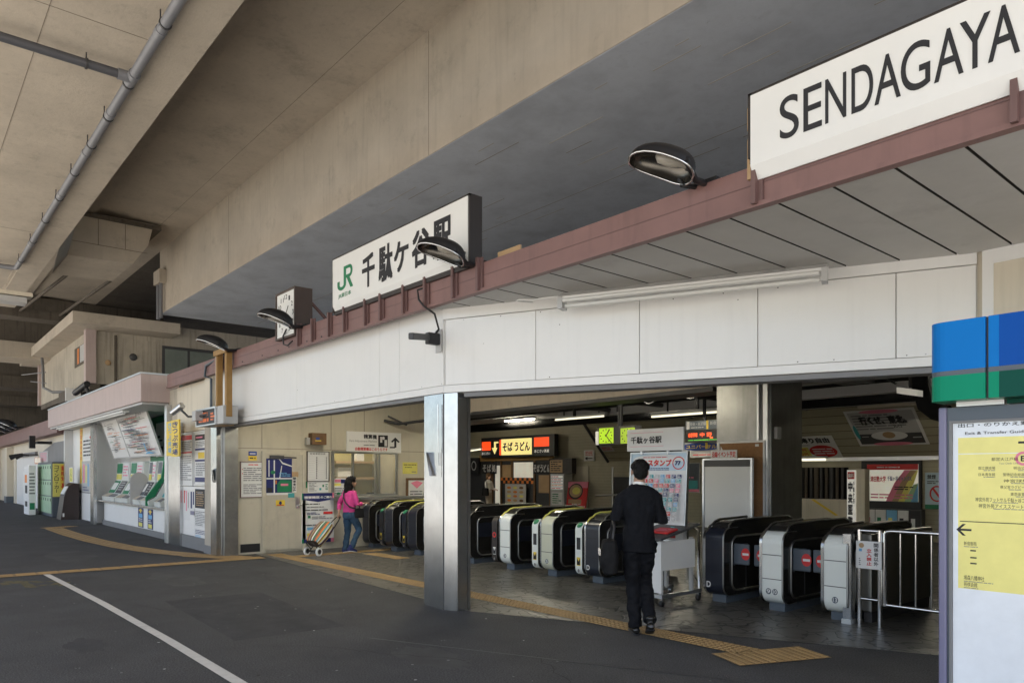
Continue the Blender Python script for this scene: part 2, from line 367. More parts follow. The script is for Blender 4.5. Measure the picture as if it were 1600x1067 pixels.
def board(name, label, cat, fr, w_, h_, bgm='paper', items=(), th=.012, frame=None, fw=.02, group=None, sheet='sheet', z0=0.):
    """a flat poster, notice or sign at its real place: sheet (> frame, print, lettering); items in 0..1 of its face"""
    t = thing(name, label, cat, fr(w_/2, 0, z0), group)
    MB(fr).box(0, w_, 0, h_, z0, z0+th, bgm).build(sheet, t)
    pr = MB(fr); le = MB(fr); z = z0+th
    for i, it in enumerate(items):
        k = it[0]; zz = z+.0012+.0006*i
        if k == 'r': pr.rect(it[1]*w_, it[2]*h_, it[3]*w_, it[4]*h_, zz, it[5])
        elif k == 'e': pr.ell(it[1]*w_, it[2]*h_, it[3]*w_, it[4]*h_, zz, it[5])
        elif k == 'o': pr.ring(it[1]*w_, it[2]*h_, it[3]*w_, it[4]*h_, it[5]*h_, zz, it[6])
        elif k == 'p': pr.face([(a*w_, b*h_, zz) for a, b in it[1]], it[2])
        elif k == 'l': pr.greek(it[1]*w_, it[2]*h_, it[3]*w_, it[4]*h_, it[5], zz, it[6] if len(it) > 6 else 'greek')
        elif k == 't': le.text(it[1], it[2]*w_, it[3]*h_, it[4]*w_, it[5]*h_, zz, it[6] if len(it) > 6 else 'ink', it[7] if len(it) > 7 else 0.)
        elif k == 'v': le.vtext(it[1], it[2]*w_, it[3]*h_, it[4]*w_, it[5]*h_, zz, it[6] if len(it) > 6 else 'ink', it[7] if len(it) > 7 else 0.)
    if pr.v: pr.build('print', t)
    if le.v: le.build('lettering', t)
    if frame:
        f = MB(fr, frame); e = th+.014
        f.box(-fw, w_+fw, -fw, 0, z0, z0+e); f.box(-fw, w_+fw, h_, h_+fw, z0, z0+e); f.box(-fw, 0, 0, h_, z0, z0+e); f.box(w_, w_+fw, 0, h_, z0, z0+e)
        f.build('frame', t)
    return t
# ================================================================ ground
g = MB(mat='asphalt'); g.face([(-300,-1.2,0),(300,-1.2,0),(300,300,0),(-300,300,0)]); struct(g.build('road'))
g = MB(mat='bounce_paving'); g.face([(-300,-300,0),(300,-300,0),(300,-1.2,0),(-300,-1.2,0)]); struct(g.build('street'))  # unseen street kept pale to bounce sunlight up under the viaduct
g = MB(mat='bounce_paving'); g.face([(.4,-1.19,.004),(60,-1.19,.004),(60,6.6,.004),(.4,6.6,.004)]); struct(g.build('bounce_plaza'))  # unseen pale sheet added to bounce sunlight up to the soffits
g = MB(mat='stone_tile')
g.face([(-14.2,5.38,.004),(-7.3,5.02,.004),(-6.65,4.99,.004),(-2.4,6.88,.004),(1.5,6.9,.004),(1.5,19,.004),(-30,19,.004),(-30,9.4,.004),(-14.2,9.4,.004)]); struct(g.build('tile_floor'))
g = MB(mat='road_paint')
L0 = [G(u, v) for u, v in ((66,897),(150,941),(250,998),(362,1067))]; L1 = [G(u, v) for u, v in ((78,897),(166,941),(273,1000),(396,1072))]
L0.append((L0[-1][0]+6, L0[-1][1]+.25)); L1.append((L1[-1][0]+6, L1[-1][1]+.25))
for i in range(4): g.face([(*L0[i],.004),(*L0[i+1],.004),(*L1[i+1],.004),(*L1[i],.004)])
struct(g.build('road_marking'))
# tactile paving: sheets with raised bars
def tactile(a, b, wd, bars='along', name='tactile_paving'):
    a, b = Vector((*a, 0)), Vector((*b, 0)); d = (b-a); ln = d.length; d.normalize()
    f = Fr(a+Vector((0,0,.006)), d, Vector((-d.y, d.x, 0))); m = MB(f, 'tactile')
    m.rect(0, -wd/2, ln, wd/2, .002)
    n = max(1, round(ln/.3)); s = ln/n
    for i in range(n):
        if bars == 'along':
            for k in range(4):
                y = -wd/2+wd*(k+.5)/4; m.box(i*s+.02, (i+1)*s-.02, y-.018, y+.018, .002, .007, 'tactile_bar')
        elif bars == 'across':
            for k in range(4):
                x = i*s+s*(k+.5)/4; m.box(x-.018, x+.018, -wd/2+.02, wd/2-.02, .002, .007, 'tactile_bar')
        else:
            for k in range(5):
                for q in range(5):
                    x = i*s+s*(k+.5)/5; y = -wd/2+wd*(q+.5)/5; m.box(x-.015, x+.015, y-.015, y+.015, .002, .007, 'tactile_bar')
    return struct(m.build(name))
tactile((-13.55,-1.5), (-13.35,5.25), .34, 'along')
tactile((-13.75,5.62), (-3.55,5.72), .30, 'dots')
tactile((-3.55,5.32), (-3.2,6.15), .42, 'across')
tactile((-13.1,5.78), (-13.1,8.2), .3, 'along'); tactile((-12.7,7.1), (-11.5,7.12), .3, 'dots')
_c = [(-24.2,3.5),(-21.5,3.5),(-19.2,3.58),(-17.2,3.75),(-15.6,4.05),(-14.3,4.5)]
for i in range(5): tactile(_c[i], _c[i+1], .46, 'along')
tactile((-24.4,3.3),(-24.8,4.1), .4, 'dots'); tactile((-14.6,4.35),(-13.5,4.95), .5, 'dots')
g = MB(mat='worn_yellow')
for k in range(16):
    u = 4+k*6.6; a = G(u, 912+random.uniform(-5, 5)); b_ = G(u+random.uniform(6, 11), 912+random.uniform(-6, 6))
    g.face([(a[0],a[1]-.05,.0022+.0001*k),(b_[0],b_[1]-.05,.0022+.0001*k),(b_[0],b_[1]+.05,.0022+.0001*k),(a[0],a[1]+.05,.0022+.0001*k)])
struct(g.build('worn_marking'))
g = MB(mat='light_grey'); rs0 = random.Random(8)
for k in range(170):
    x, y = rs0.uniform(-14,-2.5), rs0.uniform(.8,5.2); q = rs0.uniform(.004,.016); g.ell(x,y,q,q*rs0.uniform(.6,1),.0045,rs0.choice(['light_grey','mid_grey','mid_grey','dark_grey','groove']),8)
struct(g.build('gum_spots'))
rs1 = random.Random(15)
def blob(m, cx, cy, rx, ry, z, mat, n=26):
    ph = [rs1.uniform(.75,1.15) for _ in range(n)]; m.face([(cx+rx*ph[k]*math.cos(2*math.pi*k/n), cy+ry*ph[k]*math.sin(2*math.pi*k/n), z) for k in range(n)], mat)
g = MB(mat='asphalt_patch'); g.face([(-9.6,2.55,.0012),(-6.9,2.45,.0012),(-6.85,3.55,.0012),(-9.5,3.7,.0012)]); blob(g,-5.2,3.5,.5,.22,.0012,'asphalt_worn'); blob(g,-11.5,3.2,.9,.3,.0012,'asphalt_worn'); blob(g,-7.6,1.35,.35,.16,.0012,'asphalt_patch'); blob(g,-16,2.6,1.2,.4,.0012,'asphalt_worn'); struct(g.build('asphalt_patch'))
g = MB(mat='groove')
for x0_, y0_, dx_, dy_, n_ in ((-10.2,1.9,.16,.05,16),(-6.5,2.6,.12,.07,14),(-12.5,4.4,.2,-.03,18),(-4.6,4.2,.10,-.06,12)):
    px0, py0 = x0_, y0_
    for k in range(n_):
        px1, py1 = px0+dx_*rs1.uniform(.6,1.3), py0+dy_+rs1.uniform(-.07,.07); wv = .004
        g.face([(px0,py0-wv,.0018),(px1,py1-wv,.0018),(px1,py1+wv,.0018),(px0,py0+wv,.0018)]); px0, py0 = px1, py1
struct(g.build('asphalt_crack'))
g = MB(mat='dark_grey')       # old patch joint in the asphalt
for p, q in (((-6.2,3.45),(-2.6,5.1)),((-2.6,5.1),(-1.9,5.35))):
    g.face([(p[0],p[1],.003),(q[0],q[1],.003),(q[0],q[1]+.02,.003),(p[0],p[1]+.02,.003)])
struct(g.build('asphalt_joint'))
# ================================================================ viaducts
va = thing('viaduct', 'beige concrete viaduct slab overhead at left that carries the grey drain pipe', 'viaduct', (-6, -1, 6.5))
MB(mat='concrete').box(-26.2, 4, -4.6, 2.33, 6.5, 7.5).build('deck_slab', va)
m = MB(mat='concrete').box(-26.2, 4, 2.335, 2.80, 6.46, 7.5)
for i in range(60):          # rough seam of mortar along the edge strip
    x = -26+i*.7; a = random.uniform(.02, .09); m.prism([(x,2.33-a),(x+.7,2.33-random.uniform(.02,.08)),(x+.7,2.334),(x,2.334)], 6.485, 6.499, 'z')
m.build('edge_beam', va)
m = MB(mat='joint')
for y in (1.28, -2.0): m.box(-26.2, 4, y-.004, y+.004, 6.497, 6.4995)
for x in (-17.9, -9.1): m.box(x-.004, x+.004, -4.6, 2.3, 6.497, 6.4995)
m.build('form_joint', va)
MB(mat='concrete').box(-26.2, 4, -4.75, -4.6, 6.3, 8.6).build('parapet', va)
vb = thing('viaduct', 'second concrete viaduct with the long deep girder above the station roof', 'viaduct', (-6, 12, 6.5))
MB(mat='concrete').box(-24.6, 4, 6.4, 6.7, 6.506, 8.47).build('girder', vb)
_so = MB(mat='concrete_sky_tint').box(-24.6, 4, 6.415, 22, 6.5, 6.505)
MB(mat='concrete_dark_shade').box(-24.6, 4, 6.705, 22, 6.51, 8.44).build('box_girder', vb)
m = MB(mat='concrete'); m.prism([(6.4,8.452),(4.155,8.56),(4.15,9.2),(6.4,9.2)], -80, 4, 'x'); m.build('cantilever_slab', vb)
MB(mat='concrete').box(-80, 4, 3.88, 4.148, 8.44, 9.3).build('edge_beam', vb)
MB(mat='concrete_dark_shade').box(-80, 4, -4.9, 3.87, 9.3, 9.5).build('sun_block_slab', vb)  # slab added to keep sun from falling through the gap between viaducts
m = MB(mat='joint')
m.prism([(5.746,8.481),(5.754,8.4805),(5.754,8.49),(5.746,8.49)], -24, 4, 'x')
for x in (-18.5, -9.6): m.box(x-.005, x+.005, 6.397, 6.41, 6.51, 8.44)
for y in (9.26,): m.box(-24, 4, y-.004, y+.004, 6.497, 6.4995)
m.build('form_joint', vb)
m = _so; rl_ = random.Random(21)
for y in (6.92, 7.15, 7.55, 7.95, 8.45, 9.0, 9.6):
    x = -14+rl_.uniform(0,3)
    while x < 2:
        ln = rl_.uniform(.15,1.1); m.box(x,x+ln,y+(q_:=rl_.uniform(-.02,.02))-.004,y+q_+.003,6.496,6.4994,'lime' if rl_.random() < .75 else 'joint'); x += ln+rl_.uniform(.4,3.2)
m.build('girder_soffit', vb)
MB(mat='concrete_dark_shade').box(-80, -24.7, 6.4, 22, 8.46, 9.0).build('deck_slab', vb)
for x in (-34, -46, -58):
    MB(mat='concrete_dark_shade').box(x-1.6, x, 1.5, 9, 6.62, 8.43).build('crossbeam', vb)
    MB(mat='concrete' if x == -34 else 'concrete_dark_shade').box(x-1.75, x+.12, 1.4, 7.6, 6.0, 6.615).build('crossbeam_ledge', vb)  # far ledges take the darker copy, shade put into their colour
MB(mat='concrete_dark_shade').box(-80, -26.3, -6, 1.45, 7.6, 8.4).build('far_deck', vb)
m = MB(mat='concrete'); pl = [(3.78,8.42),(5.56,8.44),(5.42,7.83),(5.03,7.26),(3.50,7.21),(3.58,7.61)]; m.prism(pl, -24.4, -22, 'x')
m.box(-24.45, -21.93, 3.70, 5.75, 8.30, 8.40, 'concrete_dark_shade'); m.build('drain_chamber', vb)
m = MB(mat='joint')
for y in (4.2, 4.85): m.box(-21.998, -21.99, y-.008, y+.008, 7.6, 8.3)
m.box(-21.998, -21.99, 3.6, 5.4, 7.60, 7.615); m.build('chamber_joint', vb)
m = MB(mat='concrete_dark_shade'); m.tube([(-24.5,3.9,7.3),(-31,3.4,7.2)], .05, 6); m.tube([(-24.5,5.0,7.3),(-31,4.6,7.2)], .05, 6); m.box(-31.5,-30.6,2.8,5.6,7.0,7.3); m.build('walkway', vb)
jb = thing('junction_box', 'pale electrical box with conduits at the end of the long girder', 'electrical box', (-24.3,6.3,6.9))
MB(mat='concrete').box(-24.55,-23.9,6.2,6.395,7.35,7.75).build('cover', jb); MB(mat='pvc').tube([(-24.1,6.3,7.35),(-24.1,6.3,6.3)],.05).tube([(-24.4,6.3,7.35),(-24.4,6.3,6.3)],.06).build('conduit', jb)
# drain pipe under the slab
dp = thing('drain_pipe', 'grey plastic drain pipe hung under the left viaduct slab with a side branch', 'pipe', (-9.8, 2.2, 6.35))
PYc, PZ = 2.24, 6.36
MB(mat='pvc').tube([(-20.7,1.2,PZ),(-20.7,PYc-.08,PZ),(-20.62,PYc,PZ),(3.9,PYc,PZ)], .056, 14).build('main_pipe', dp)
MB(mat='pvc_dark').tube([(-9.82,-3,PZ),(-9.82,PYc-.06,PZ)], .052, 14).build('branch_pipe', dp)
for x in (-18.3,-14.7,-12.6,-11.0,-8.6,-7.2,-5.8): MB(mat='pvc').tube([(x-.06,PYc,PZ),(x+.06,PYc,PZ)], .063, 14).build('coupling', dp)
MB(mat='pvc').tube([(-9.95,PYc,PZ),(-9.69,PYc,PZ)], .068, 14).tube([(-9.82,PYc-.16,PZ),(-9.82,PYc,PZ)], .066, 14).build('coupling', dp)
for x in (-19.8,-18.0,-16.4,-14.9,-13.5,-12.2,-11.1,-10.0,-8.4,-7.0): MB(mat='dark_grey').tube([(x,PYc-.05,PZ+.02),(x,PYc-.05,6.49)],.008,6).tube([(x-.012,PYc,PZ),(x+.012,PYc,PZ)],.068,12).build('hanger', dp)
for y in (1.75,): MB(mat='dark_grey').tube([(-9.82,y,PZ),(-9.82,y,6.49)],.008,6).tube([(-9.82,y-.012,PZ),(-9.82,y+.012,PZ)],.064,12).build('hanger', dp)
fl = thing('fluorescent_light', 'cream fluorescent fitting at the far end of the left viaduct slab', 'light', (-26.6,2.2,6.3))
_a, _b = wx(2,2.1), wx(34,2.1); _z = zy(20,478,2.1); MB(mat='cream_panel').box(_b-.35,_b,1.4,2.3,_z-.04,_z+.04).build('diffuser', fl); MB(mat='light_grey').box(_b-.45,_b-.05,1.3,2.2,_z-.18,_z-.06).build('housing', fl)
# ================================================================ station building
st = thing('station_building', 'low white panelled station hall with brown roof edge under the viaduct', 'station', (-8, 9, 0))
YW = 4.81
ZB, ZT = 2.475, 3.53
rpz = random.Random(4)
def panels(fr, xs, z0, z1, th, nm, mat='white_panel', gap=.006):
    for a, b in zip(xs, xs[1:]):
        m = MB(fr, mat).box(a+gap/2, b-gap/2, z0, z1, -th, 0, bev=.004)
        for k in range(int((b-a)*2)+1): m.ell(a+.03+rpz.random()*(b-a-.06), rpz.choice((z1-.02, z0+.02, z0+rpz.random()*(z1-z0))), .006, .006, .0012, rpz.choice(('mid_grey','groove','light_grey')), 8)     # screws and specks
        m.build(nm, st)
FL = face_y(YW)
panels(FL, [-14.45,-13.62,-10.9,-8.35,-7.87,-6.915], ZB+.085, ZT, .10, 'fascia_panel')
MB(FL,'white_panel').box(-14.45,-6.915,ZB,ZB+.08,-.12,.004).build('lintel_trim', st)
MB(FL,'mid_grey').box(-14.2,-6.95,ZB-.05,ZB-.004,-.22,-.03).build('shutter_rail', st)
MB(FL,'joint').box(-17.1,-6.92,ZB+.01,ZT,-.14,-.105).build('fascia_backing', st)
RD = Vector((4.45, 2.01, 0)).normalized()
FR = Fr((-6.91, YW, 0), RD); RL = 5.17
def rs(u):     # along the angled front
    r = ray(u, 0); n = (RD.y, -RD.x); t = (n[0]*-6.91+n[1]*YW)/(n[0]*r[0]+n[1]*r[1]); return (r[0]*t+6.91)*RD.x + (r[1]*t-YW)*RD.y
panels(FR, [.02, rs(837), rs(999), rs(1184), rs(1400), rs(1526)], ZB+.085, 3.30, .10, 'fascia_panel')
MB(FR,'white_panel').box(.0,RL,ZB,ZB+.08,-.12,.004).build('lintel_trim', st)
MB(FR,'white_panel').box(.0,RL,3.306,3.43,-.12,.012).build('top_trim', st)
MB(FR,'white_panel').box(rs(1526)+.003,RL,ZB+.083,3.303,-.12,.010).build('corner_trim', st)
MB(FR,'mid_grey').box(.25,RL,ZB-.055,ZB-.004,-.24,-.03).build('shutter_rail', st)
MB(FR,'joint').box(.02,RL,ZB+.01,3.42,-.14,-.105).build('fascia_backing', st)
RE = FR(RL, 0, 0)
# wall beyond the angled front
MB(face_y(RE.y-.02, RE.x+.05),'cream_panel').box(0,9,0,3.5,-.15,0).box(-.12,-.001,0,3.45,-.2,-.03).build('side_wall', st)
MB(face_y(RE.y-.02, RE.x+.05),'white_panel').box(0,9,3.28,3.42,0,.012).box(0.0,.08,0,3.28,0,.012).build('wall_trim', st)
# brown roof edge and ribs
YF = 4.6
MB(face_y(YF),'brown_paint').box(-17.1,9,3.43,3.70,-.08,0).build('roof_fascia', st)
MB(face_y(YF),'brown_paint').box(-17.1,9,3.405,3.438,-.05,.022).build('fascia_lip', st)
MB(face_y(YF),'brown_rib').box(-17.1,9,3.565,3.572,0,.004).build('fascia_seam', st)
for u in (467,489,515,539,572,596,632,666,710,749,1183,1592):
    x = wx(u, YF-.03); MB(face_y(YF, x),'brown_rib').box(-.035,.0,3.42,3.75,.003,.055).box(.0,.035,3.42,3.75,.003,.02).build('rib', st)
for u in (381,412,437,454,482,505): MB(face_y(YF),'ink').box(wx(u,YF)-.01, wx(u,YF)+.01, 3.445,3.465,.022,.03).build('bolt', st)
MB(mat='dark_grey').box(-17.1,9,4.69,19,3.60,3.66).build('roof', st)
# soffit boards over the wedge between roof edge and angled front
def sz(y): return 3.425-.012*(y-4.6)
MB(mat='groove').prism([(4.66,sz(4.66)+.02),(7.0,sz(7.0)+.02),(7.0,3.55),(4.66,3.55)], -7.0, 9, 'x').build('soffit_backing', st)
x = -6.95; m = None
while x < 8:
    x1 = x+.367; m = MB(mat='soffit_board'); ya = 4.64
    def ye(q): return min(6.96, YW+(q+6.91)*RD.y/RD.x) - .0
    a, b = ye(max(x, -6.91)), ye(x1)
    if b > ya+.02:
        pts = [(x,ya),(x1,ya),(x1,b),(x,a)]
        m.face([(p[0],p[1],sz(p[1])) for p in pts][::-1]); m.face([(x1,ya,sz(ya)),(x1,ya,sz(ya)+.02),(x1,b,sz(b)+.02),(x1,b,sz(b))],'groove'); m.face([(x,ya,sz(ya)),(x,ya,sz(ya)+.02),(x,a,sz(a)+.02),(x,a,sz(a))],'groove')
        m.build('soffit_board', st)
    x += .387
# steel corner pillar
PL_ = [(-7.34,4.83),(-6.925,4.83),(-6.765,4.90),(-6.76,5.03),(-6.95,5.10),(-7.34,5.08)]
m = MB(mat='steel')
pl = m.prism(PL_, .0, ZB-.004, 'z').build('steel_pillar', st)
m = MB(mat='dark_grey'); m.box(-6.945,-6.928,4.824,4.829,.0,ZB-.01); m.build('pillar_joint', st)
m = MB(mat='steel_dark'); m.box(-6.80,-6.755,5.035,5.075,0,ZB-.01); m.build('shutter_guide', st)
m = MB(face_y(4.828),'steel'); x0 = wx(668,4.83); x1 = wx(690,4.83)
zc = zy(680,722,4.83)
m.face([(x0,zc+.12,.002),(x0+.06,zc+.12,.06),(x0+.12,zc-.16,.05),(x0+.11,zc-.16,.002)]); m.box(x1-.09,x1-.02,zc-.04,zc+.11,.002,.03); m.box(x0,x1,zc-.17,zc+.16,.0,.003)
m.tube([(x1-.02,zc+.11,.03),(x1-.03,zc+.66,.03)],.01,8); m.build('latch', st)
# left jamb, panel wall and end post
MB(face_y(4.70),'concrete_wall').box(-14.92,-14.45,0,2.6,-.25,0).build('jamb_wall', st)
MB(face_y(4.66),'steel').box(-14.44,-14.12,0,ZB-.004,-.35,0).build('steel_pillar', st)
MB(face_y(4.78),'steel_dark').box(-14.10,-14.02,0,ZB-.06,-.25,0).build('shutter_guide', st)
m = MB(face_y(4.66),'steel'); m.face([(-14.36,1.62,.003),(-14.25,1.66,.05),(-14.22,1.40,.04),(-14.24,1.38,.003)]); m.build('latch', st)
for z0, z1 in ((.26,1.285),(1.295,2.42),(2.43,3.42)):
    MB(face_y(4.79),'cream_panel' if z0 > 2 else 'white_panel').box(-17.05,-14.93,z0,z1,-.1,0,bev=.004).build('wall_panel', st)
MB(face_y(4.70),'cream_panel').box(-14.92,-14.455,2.61,3.42,-.2,0).build('wall_panel', st)
MB(face_y(4.76),'mid_grey').box(-17.05,-14.92,0,.255,-.15,0).build('skirting', st)
MB(face_y(4.695),'mid_grey').box(-14.93,-14.45,0,.16,0,.01).build('skirting', st)
# hall inside
MB(face_x(-14.1),'inner_wall').box(4.95,9.3,0,1.06,-.1,0).build('inner_wall', st)
MB(face_x(-14.1),'inner_wall').box(4.95,6.98,1.06,3.2,-.1,0).build('inner_wall', st)
MB(face_x(-14.1),'inner_wall').box(6.98,9.3,2.02,3.2,-.1,0).build('inner_wall', st)
MB(face_x(-14.1),'inner_wall').box(8.56,9.3,1.06,2.02,-.1,0).build('inner_wall', st)
m = MB(face_x(-14.1),'joint')
for y in (5.52, 6.98, 7.75): m.box(y-.006,y+.006,2.04,3.2,.0005,.002)
m.box(4.95,9.3,2.035,2.047,.0005,.002); m.build('panel_joint', st)
MB(mat='inner_wall').box(-18,-14.2,9.3,9.4,0,3.2).build('inner_wall', st)
MB(mat='soffit_board').prism([(-30,9.35),(-14.1,9.35),(-14.1,5.0),(-7.0,5.0),(-6.85,5.05),(RE.x-.1,RE.y+.12),(1.5,RE.y+.15),(1.5,19),(-30,19)],3.2,3.3,'z').build('ceiling', st)
MB(mat='tile_wall').box(-30,1.5,18.0,18.15,0,3.2).build('back_wall', st)
MB(mat='inner_wall').box(1.4,1.5,7.0,18,0,3.2).build('end_wall', st); MB(mat='inner_wall').box(-30.1,-30,9.4,18,0,3.2).build('end_wall', st)
m = MB(mat='concrete'); m.box(-14.0,-6.6,9.6,10.1,2.88,3.19); m.build('ceiling_beam', st); MB(mat='dark_grey').box(-14.0,-6.6,9.57,10.13,2.81,2.877).build('beam_base', st)
MB(mat='light_grey').box(-5.5,1.4,9.7,10.2,2.98,3.19).build('ceiling_beam', st)
for y in (11.2, 13.4, 15.4): MB(mat='light_grey').box(-14,1.4,y,y+.25,2.98,3.19).build('ceiling_beam', st)
# steel column in the hall
MB(mat='column_steel').box(wx(1120,9.6),wx(1205,9.6),9.6,wy(1253,wx(1205,9.6)),0,3.19).build('steel_column', st)
_x = wx(1205,9.6); MB(mat='alu').box(_x-.20,_x-.17,9.55,9.598,0,2.85).box(_x-.10,_x-.03,9.55,9.598,0,2.85).build('conduit', st)
MB(mat='light_grey').box(_x+.003,_x+.06,9.66,9.78,2.05,2.22,bev=.01).build('switch_box', st)
# underside of the stair: sloping boarded soffit with trim
SM = .875
def stair_pt(u, v):
    r = ray(u, v); t = (1.95+18*SM-HC)/(r[2]+SM*r[1]); return (r[0]*t, r[1]*t, HC+r[2]*t)
P0 = [stair_pt(970,742), stair_pt(1800,700), stair_pt(1800,590), stair_pt(905,648)]
zt = 3.15; yt = 18-(zt-1.95)/SM
xl, xb = P0[3][0], P0[0][0]
m = MB(mat='siding'); m.face([(xb,18,1.95),(1.4,18,1.95),(1.4,yt,zt),(xl,yt,zt)][::-1]); m.face([(xb,18,1.95),(xl,yt,zt),(xl,18,zt)]); m.build('stair_soffit', st)
MB(mat='cream_panel').tube([(xb-.05,17.95,1.93),(xl-.05,yt-.03,zt)], .05, 6, 'dark_grey').build('stair_edge', st)
MB(mat='alu').box(-11.5,1.4,17.88,17.98,1.86,1.95).build('stair_trim', st)
MB(mat='cream_panel').box(-7.6,1.4,yt-.12,yt-.02,3.0,3.12).build('stair_trim', st)
# ================================================================ upper room over the ticket shop
rm = thing('upper_room', 'stained concrete upper storey with flat roof slab above the pink ticket canopy', 'building', (-31, 7, 4.4))
MB(face_y(4.8),'concrete_wall').box(-36.3,-26.4,4.4,6.15,-.3,0).build('front_wall', rm)
MB(face_x(-26.4),'concrete_wall').box(5.1,13,3.6,6.5,-.3,0).build('side_wall', rm)
MB(mat='pink_panel').box(-26.55,-26.25,4.66,4.95,4.4,6.15).build('corner_post', rm)
MB(mat='pink_panel').box(-36.45,-36.25,4.70,4.95,4.38,6.15).build('corner_post', rm)
MB(mat='concrete').box(-37.2,-25.3,4.15,7.2,6.08,6.42).build('roof', rm)
MB(mat='concrete_dark_shade').box(-36.3,-26.4,4.8,13,4.2,4.398).build('floor_slab', rm)
f, a, b = rect_y(4.8, 118,136, 540,570)
MB(f,'concrete_dark_shade').box(0,a,0,b,.002,.03).build('window', rm).parent
MB(f,'light_grey').box(a*.55,a*.95,b*.1,b*.95,.031,.05).build('window_pane', rm); MB(f,'orange').box(a*.28,a*.42,b*.1,b*.9,.031,.04).build('window_pane', rm)
f = face_x(-26.4); w0, w1 = wy(257,-26.4), wy(345,-26.4)
MB(f,'dark_grey').box(w0-.08,w1+.1,4.4,5.82,.002,.05).build('window_frame', rm)
for a, b in ((w0,w0+.72),(w0+.8,w1)): MB(f,'pane_green').box(a,b,4.45,5.72,.052,.06).build('window_pane', rm)
m = MB(f,'concrete_wall'); m.box(5.58,6.75,4.2,5.93,.001,.02); m.box(5.5,5.57,4.2,6.0,.0,.05,'concrete_dark_shade'); m.build('stained_door', rm)
MB(f,'dark_grey').lathe([(0,.06),(.10,.06),(.13,.0)],(6.05,5.35,0),18).build('vent', rm); MB(f,'tan').lathe([(0,.06),(.07,.06),(.09,.0)],(5.32,5.1,0),14).build('vent', rm)
# ================================================================ ticket shop
ts = thing('ticket_shop', 'ticket hall front with pink metal canopy over the machines', 'ticket office', (-24, 5, 0))
MB(face_y(4.2),'pink_panel').box(-30.2,-17.65,3.14,3.75,-.8,0,bev=.01).build('canopy', ts)
MB(mat='alu').box(-30.2,-17.65,4.19,5.0,3.752,3.79).build('canopy_cap', ts)
MB(mat='light_grey').box(-30.1,-17.75,4.25,6.3,3.09,3.137).build('canopy_soffit', ts)
lt = thing('fluorescent_light', 'long unlit fluorescent tube under the pink canopy', 'light', (-26, 4.4, 3.05)); MB(mat='white').box(-29.2,-19.8,4.3,4.45,3.045,3.088).build('housing', lt); MB(mat='tube_off').tube([(-29.1,4.37,3.02),(-19.9,4.37,3.02)],.02).build('tube', lt)
MB(face_y(4.8),'concrete_wall').box(wx(262,4.8),-17.08,2.65,3.42,-.4,0).build('pier', ts)
MB(mat='steel').box(wx(262,4.72),wx(281,4.72),4.72,5.3,0,2.64).build('steel_pillar', ts); MB(mat='alu').box(wx(257,4.7),wx(262,4.72)-.003,4.70,5.3,0,3.08).build('steel_jamb', ts)
MB(mat='steel').box(wx(144,4.75),wx(149,4.75),4.7,4.79,0,3.08).build('steel_jamb', ts); MB(mat='alu').box(-30.35,-30.1,4.7,5.0,0,3.08).build('steel_jamb', ts)
MB(mat='white').box(-26.0,-17.9,5.6,5.7,0,3.08).build('back_wall', ts); MB(mat='white').box(-26.1,-26.0,4.80,5.6,0,3.08).build('recess_wall', ts)
MB(mat='white').box(-25.2,-17.9,4.97,5.05,.14,.68).build('base_panel', ts); MB(mat='mid_grey').box(-25.2,-17.9,4.92,5.05,0,.138).build('skirting', ts)
MB(mat='steel').box(-25.99,-17.9,4.82,5.59,.70,.75,bev=.01).build('counter', ts)
MB(mat='green').box(wx(238,5.55),-18.0,5.50,5.59,1.85,3.08).build('back_panel', ts)
MB(face_y(4.95),'white_panel').box(-30.1,wx(144,4.95)-.02,.98,3.08,-.08,0).build('window_panel', ts); MB(face_y(4.95),'white_panel').box(-30.1,wx(144,4.95)-.02,0,.9,-.08,0).build('window_panel', ts); MB(face_y(4.95),'dark_grey').box(-30.1,wx(144,4.95)-.02,.9,.98,-.06,.01).build('window_rail', ts)
# ================================================================ far building at the left
fb = thing('service_building', 'far cream service building with white shutter beyond the lockers', 'building', (-42, 6, 0))
MB(face_y(4.9),'cream_panel').box(-52,-30.36,2.35,3.3,-.2,0).build('wall', fb)
MB(face_y(4.9),'cream_panel').box(-38.0,-30.36,0,2.345,-.2,0).build('wall', fb); MB(face_y(4.9),'cream_panel').box(-52,-45.5,0,2.345,-.2,0).build('wall', fb)
MB(face_y(4.95),'white_panel').box(-45.5,-38,0,2.345,-.1,0).build('shutter', fb); MB(face_y(4.9),'mid_grey').box(-45.3,-38,2.33,2.5,0,.1).build('shutter_box', fb)
MB(face_y(4.6),'cream_panel').box(-47.2,-46.3,0,2.9,-.3,0).build('pier', fb); MB(face_y(4.59),'slate').box(-47.25,-46.25,0,.35,-.3,.01).build('pier_base', fb)
MB(face_y(4.5),'brown_paint').box(-56,-30.4,3.0,3.55,-.4,0).build('roof_fascia', fb)
MB(face_y(4.88),'mid_grey').prism([(-36.5,1.9),(-30.4,1.9),(-30.4,2.75),(-33.5,2.75),(-36.5,2.45)],0,.02,'z').build('grey_panel', fb)
MB(face_x(-52),'cream_panel').box(1.5,4.9,0,3.0,-.2,0).build('end_wall', fb)
MB(face_x(-51.98),'white_panel').box(2.2,4.2,0,1.95,0,.05).build('door', fb)
MB(face_x(-51.92),'light_grey').box(2.3,4.1,.55,.6,0,.02).box(2.3,4.1,1.2,1.25,0,.02).build('door_rail', fb)
MB(mat='concrete_dark_shade').box(-62,-61.8,-6,20,0,8.4).build('dark_void_wall', fb)  # dark wall added in place of the shaded void under the viaduct
M('clock_brown', (.075,.05,.042), .5, var=.1)
M('kiosk_brown', (.035,.022,.020), .4, var=.15)
M('brown_dark', (.028,.021,.019), .5, var=.1)
